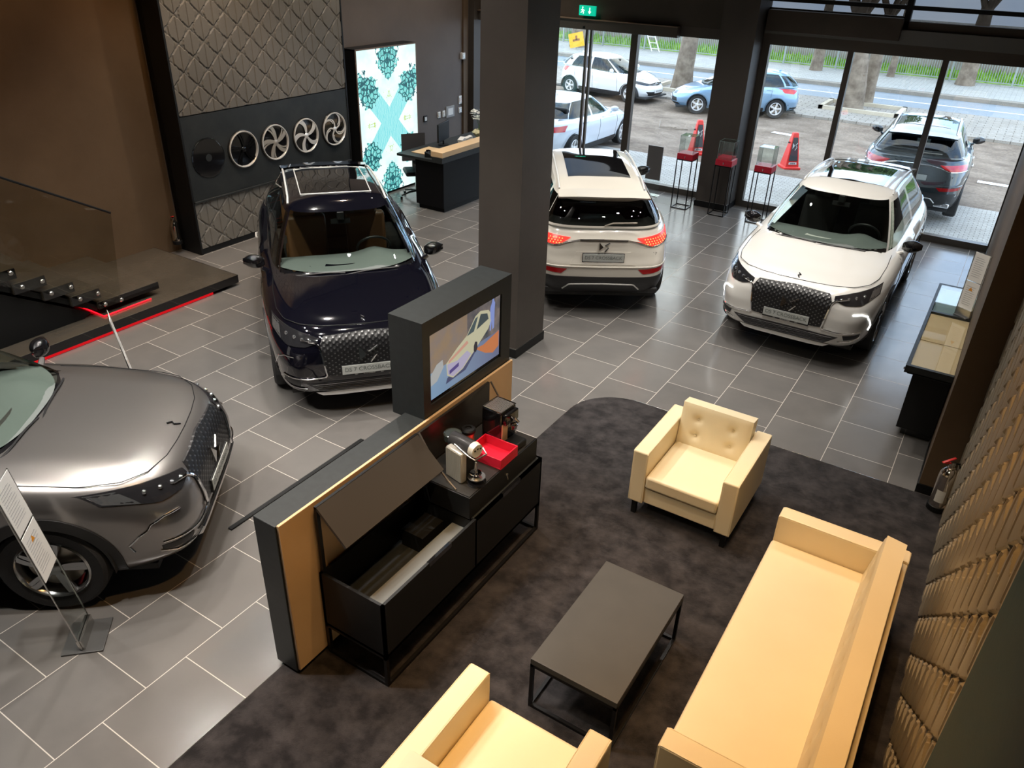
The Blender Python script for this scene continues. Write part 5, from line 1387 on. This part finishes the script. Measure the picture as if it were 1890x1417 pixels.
tag(MB().box(-20, 14, 35.0, 35.12, -.80, -.792).build('road_line', WM), 'long faded white lane line on the wet road', 'road marking')
for i, (x, y, l, w_, lab) in enumerate(((.9, 21.6, 2.6, .35, 'white parking mark on the brown lane to the right of the dark grey car'), (-5.9, 25.2, .8, .4, 'short white patch of paint on the brown lane beyond the red cones'), (1.1, 17.6, 1.6, .8, 'white painted patch on the pale paving at the right window edge'))):
    zz = gz(y); tag(MB().add([(x-l/2, y-w_/2, gz(y-w_/2)+.008), (x+l/2, y-w_/2-.1, gz(y-w_/2)+.008), (x+l/2, y+w_/2-.1, gz(y+w_/2)+.008), (x-l/2, y+w_/2, gz(y+w_/2)+.008)], [(0, 1, 2, 3)]).build('road_marking', WM), lab, 'road marking')
# grass blades behind the fence (uncountable)
b = MB()
for i in range(2600):
    x, y = random.uniform(-26, 8), random.uniform(41.6, 42.6); h = random.uniform(.12, .28); a = random.uniform(0, 3.14); w_ = .05
    zz = -.62+.29*(y-41.6); b.add([(x-w_*math.cos(a), y-w_*math.sin(a), zz), (x+w_*math.cos(a), y+w_*math.sin(a), zz), (x+random.uniform(-.1, .1), y, zz+h)], [(0, 1, 2)])
tag(b.build('tall_grass', GR), 'bright green tall grass growing behind the pavement railing', 'grass', kind='stuff')
# railing
FEN = mat('railing_grey_green', (.30, .34, .32), .5)
fx = -27.6; k = 0
while fx < 8:
    o = empty('fence_panel', (fx, 41.3, -.65), 0, 'grey metal railing panel between the far pavement and the grass', 'fence', 'railing panels along the far pavement')
    b = MB()
    for j in range(1, 24): b.tube([(j*.1, 0, .12), (j*.1, 0, .98)], .014, 4)
    b.box(.045, 2.4, -.02, .02, .10, .14).box(.045, 2.4, -.02, .02, .92, .96); b.build('bars', FEN, o)
    MB().box(-.04, .04, -.04, .04, 0, 1.12).build('post', FEN, o)
    fx += 2.45; k += 1
# trees
BARK = m_wall('plane_tree_bark', (.13, .10, .075), (.27, .22, .17), .9, 3.0)
LEAF = mat('tree_leaves', (.05, .10, .02), .6, noise=.5, nscale=1)
def tree(x, y, r, label, h=4.7, crown=1.9, nl=1500, lean=0, base=None):
    z = gz(y)+.05; o = empty('street_tree', (x, y, z), label=label, cat='tree')
    b = MB(); pts = [(0, 0, -.2), (0, 0, .15), (.02, 0, .8), (lean*.5, 0, 2.4), (lean, .1, h*.7)]
    b.tube(pts, [r*1.5, r*1.2, r, r*.85, r*.7], 14)
    for k in range(5):
        a = k*1.3; b.tube([(lean, .1, h*.62), (lean+crown*.4*math.cos(a), crown*.4*math.sin(a), h*.9), (lean+crown*.8*math.cos(a), crown*.8*math.sin(a), h*1.15)], [r*.45, r*.3, r*.1], 6)
    b.build('trunk', BARK, o, smooth=True)
    b = MB()
    for i in range(nl):
        u = random.gauss(0, 1), random.gauss(0, 1), random.gauss(0, 1); n_ = math.sqrt(sum(q*q for q in u)); rr_ = crown*random.uniform(.55, 1.0)
        c = Vector((lean+u[0]/n_*rr_, u[1]/n_*rr_, h*1.15+u[2]/n_*rr_*.7)); a = Vector([random.gauss(0, 1) for _ in range(3)]).normalized(); d_ = a.orthogonal().normalized(); s_ = random.uniform(.10, .22)
        b.add([c-a*s_, c+d_*s_*.6, c+a*s_, c-d_*s_*.6], [(0, 1, 2, 3)])
    b.build('crown', LEAF, o)
    return o
tree(-5.3, 31.3, .40, 'thick leaning street tree in a stone bed behind the right hand window mullion', lean=-.35)
tree(-5.02, 32.55, .25, 'slimmer pale tree trunk right beside the thick leaning tree', lean=.15, nl=1000)
tree(-11.6, 31.0, .36, 'stout tree trunk between the white and the blue hatchback', lean=.3)
tree(-8.65, 40.3, .24, 'thin tree trunk on the far pavement above the blue hatchback')
tree(-5.45, 40.7, .14, 'thinnest tree trunk on the far pavement, right of the leaning tree')
tree(-2.4, 40.5, .33, 'pale tree trunk on the far pavement behind the last window pane')
t6 = tree(-21.0, 39.9, .40, 'tree trunk with a yellow sign board above the white hatchback')
# tree beds
BED = m_wall('stone_bed', (.5, .44, .34), (.58, .52, .42), .9)
b = MB()
o = tag(b.box(-6.2, -3.5, 30.5, 30.65, -.75, -.60).box(-6.2, -3.5, 32.2, 32.35, -.75, -.60).box(-6.2, -6.05, 30.5, 32.35, -.75, -.60).box(-3.65, -3.5, 30.5, 32.35, -.75, -.60).build('tree_bed_border', BED), 'pale stone border around the bed of the leaning tree', 'tree bed')
tag(MB().box(-12.6, -10.4, 30.1, 30.25, -.75, -.60).box(-12.6, -12.45, 30.1, 32, -.75, -.6).build('tree_bed_border', BED), 'pale stone border at the foot of the tree between two hatchbacks', 'tree bed')
ys = empty('yellow_sign', (-20.5, 38.7, -.45), label='small yellow square sign leaning on the tree above the white hatchback', cat='sign')
b = MB().obox((0, 0, .25), (1, 0, .25), (0, 1, 0), (-.25, 0, 1), .42, .02, .34); b.build('board', mat('yellow_paint', (.85, .42, .01), .5), ys)
MB().obox((0, -.03, .25), (1, 0, .25), (0, 1, 0), (-.25, 0, 1), .2, .005, .05).obox((.0, -.03, .36), (1, 0, .25), (0, 1, 0), (-.25, 0, 1), .05, .005, .1).build('dark_symbol', mat('sign_brown', (.25, .10, .02), .5), ys)
MB().tube([(0, .03, .2), (0, .05, -.3)], .03).build('post', FEN, ys)
ld = empty('ladder', (-17.1, 40.7, -.62), label='aluminium ladder leaning on the railing above the white hatchback bonnet', cat='ladder')
b = MB(); b.tube([(0, 0, 0), (-1.0, .3, 1.9)], .035, 4).tube([(.42, 0, 0), (-.58, .3, 1.9)], .035, 4); b.build('rail', SILVT, ld)
b = MB()
for k in range(7): t = (k+.5)/7; b.tube([(-t, .3*t, 1.9*t), (.42-t, .3*t, 1.9*t)], .022, 4)
b.build('rungs', SILVT, ld)
# branches fallen on the lane
tag(MB().tube([(-9.0, 22.6, gz(22.6)+.02), (-8.7, 22.8, gz(22.8)+.04), (-8.5, 22.7, gz(22.7)+.02), (-8.2, 22.9, gz(22.9)+.02)], .015, 5).tube([(-8.7, 22.8, gz(22.8)+.03), (-8.6, 23.0, gz(23)+.02)], .01, 5).build('fallen_branch', BARK), 'dry fallen branch lying on the brown lane in front of the tree', 'branch')
# red floor cones with a dark panel
CONE = mat('red_cone_plastic', (.85, .03, .02), .45)
def cone(x, y, rz, label):
    o = empty('red_cone', (x, y, gz(y)), rz, label, 'cone')
    f = lambda u, v, d: (u, d, v)
    b = MB(); H_ = .82
    vs_ = []
    for z_, hx_, hy_ in ((0, .20, .20), (.05, .20, .20), (.06, .165, .165), (H_-.02, .065, .05), (H_, .055, .04)):
        vs_ += [(-hx_, -hy_, z_), (hx_, -hy_, z_), (hx_, hy_, z_), (-hx_, hy_, z_)]
    fs_ = [(4*i+j, 4*i+(j+1) % 4, 4*i+4+(j+1) % 4, 4*i+4+j) for i in range(4) for j in range(4)]+[(16, 17, 18, 19), (3, 2, 1, 0)]
    b.add(vs_, fs_); b.build('body', CONE, o, bevel=.008)
    g = lambda u, v, d: (u, -(.165-.115*(v-.06)/.74)-d, v)
    pn = MB().prism([(-.105, .20), (.105, .20), (.052, .72), (-.052, .72)], g, .0, .012).build('dark_panel', mat('cone_panel', (.06, .06, .065), .5), o)
    MB().prism([(-.10, .12), (.10, .12), (.09, .17), (-.09, .17)], g, 0, .010).build('white_panel', WHITEP, o)
    b = MB(); b.prism([(-.055, .60), (-.01, .54), (-.055, .47)], g, .012, .018).tube([g(a, c, .016) for a, c in ((.06, .60), (.01, .55), (.05, .51), (.005, .44))], .007, 5); b.build('white_emblem', WHITEP, pn)
    b = MB()
    for k in range(5): b.prism([(-.06+.025*k, .13), (-.045+.025*k, .13), (-.045+.025*k, .16), (-.06+.025*k, .16)], g, .010, .012)
    b.build('dark_print', BADGED, pn)
    MB().prism([(-.02, 0), (.02, 0), (.02, .03), (-.02, .03)], lambda u, v, d: (-.10-.0*d-d, u, .58+v), -.012, .03).build('knob', BADGED, o)
    return o
cone(-6.55, 19.1, R(38), 'red cone with dark emblem panel standing outside left of the facade column')
cone(-4.28, 19.25, R(38), 'red cone with dark emblem panel standing outside right of the facade column')
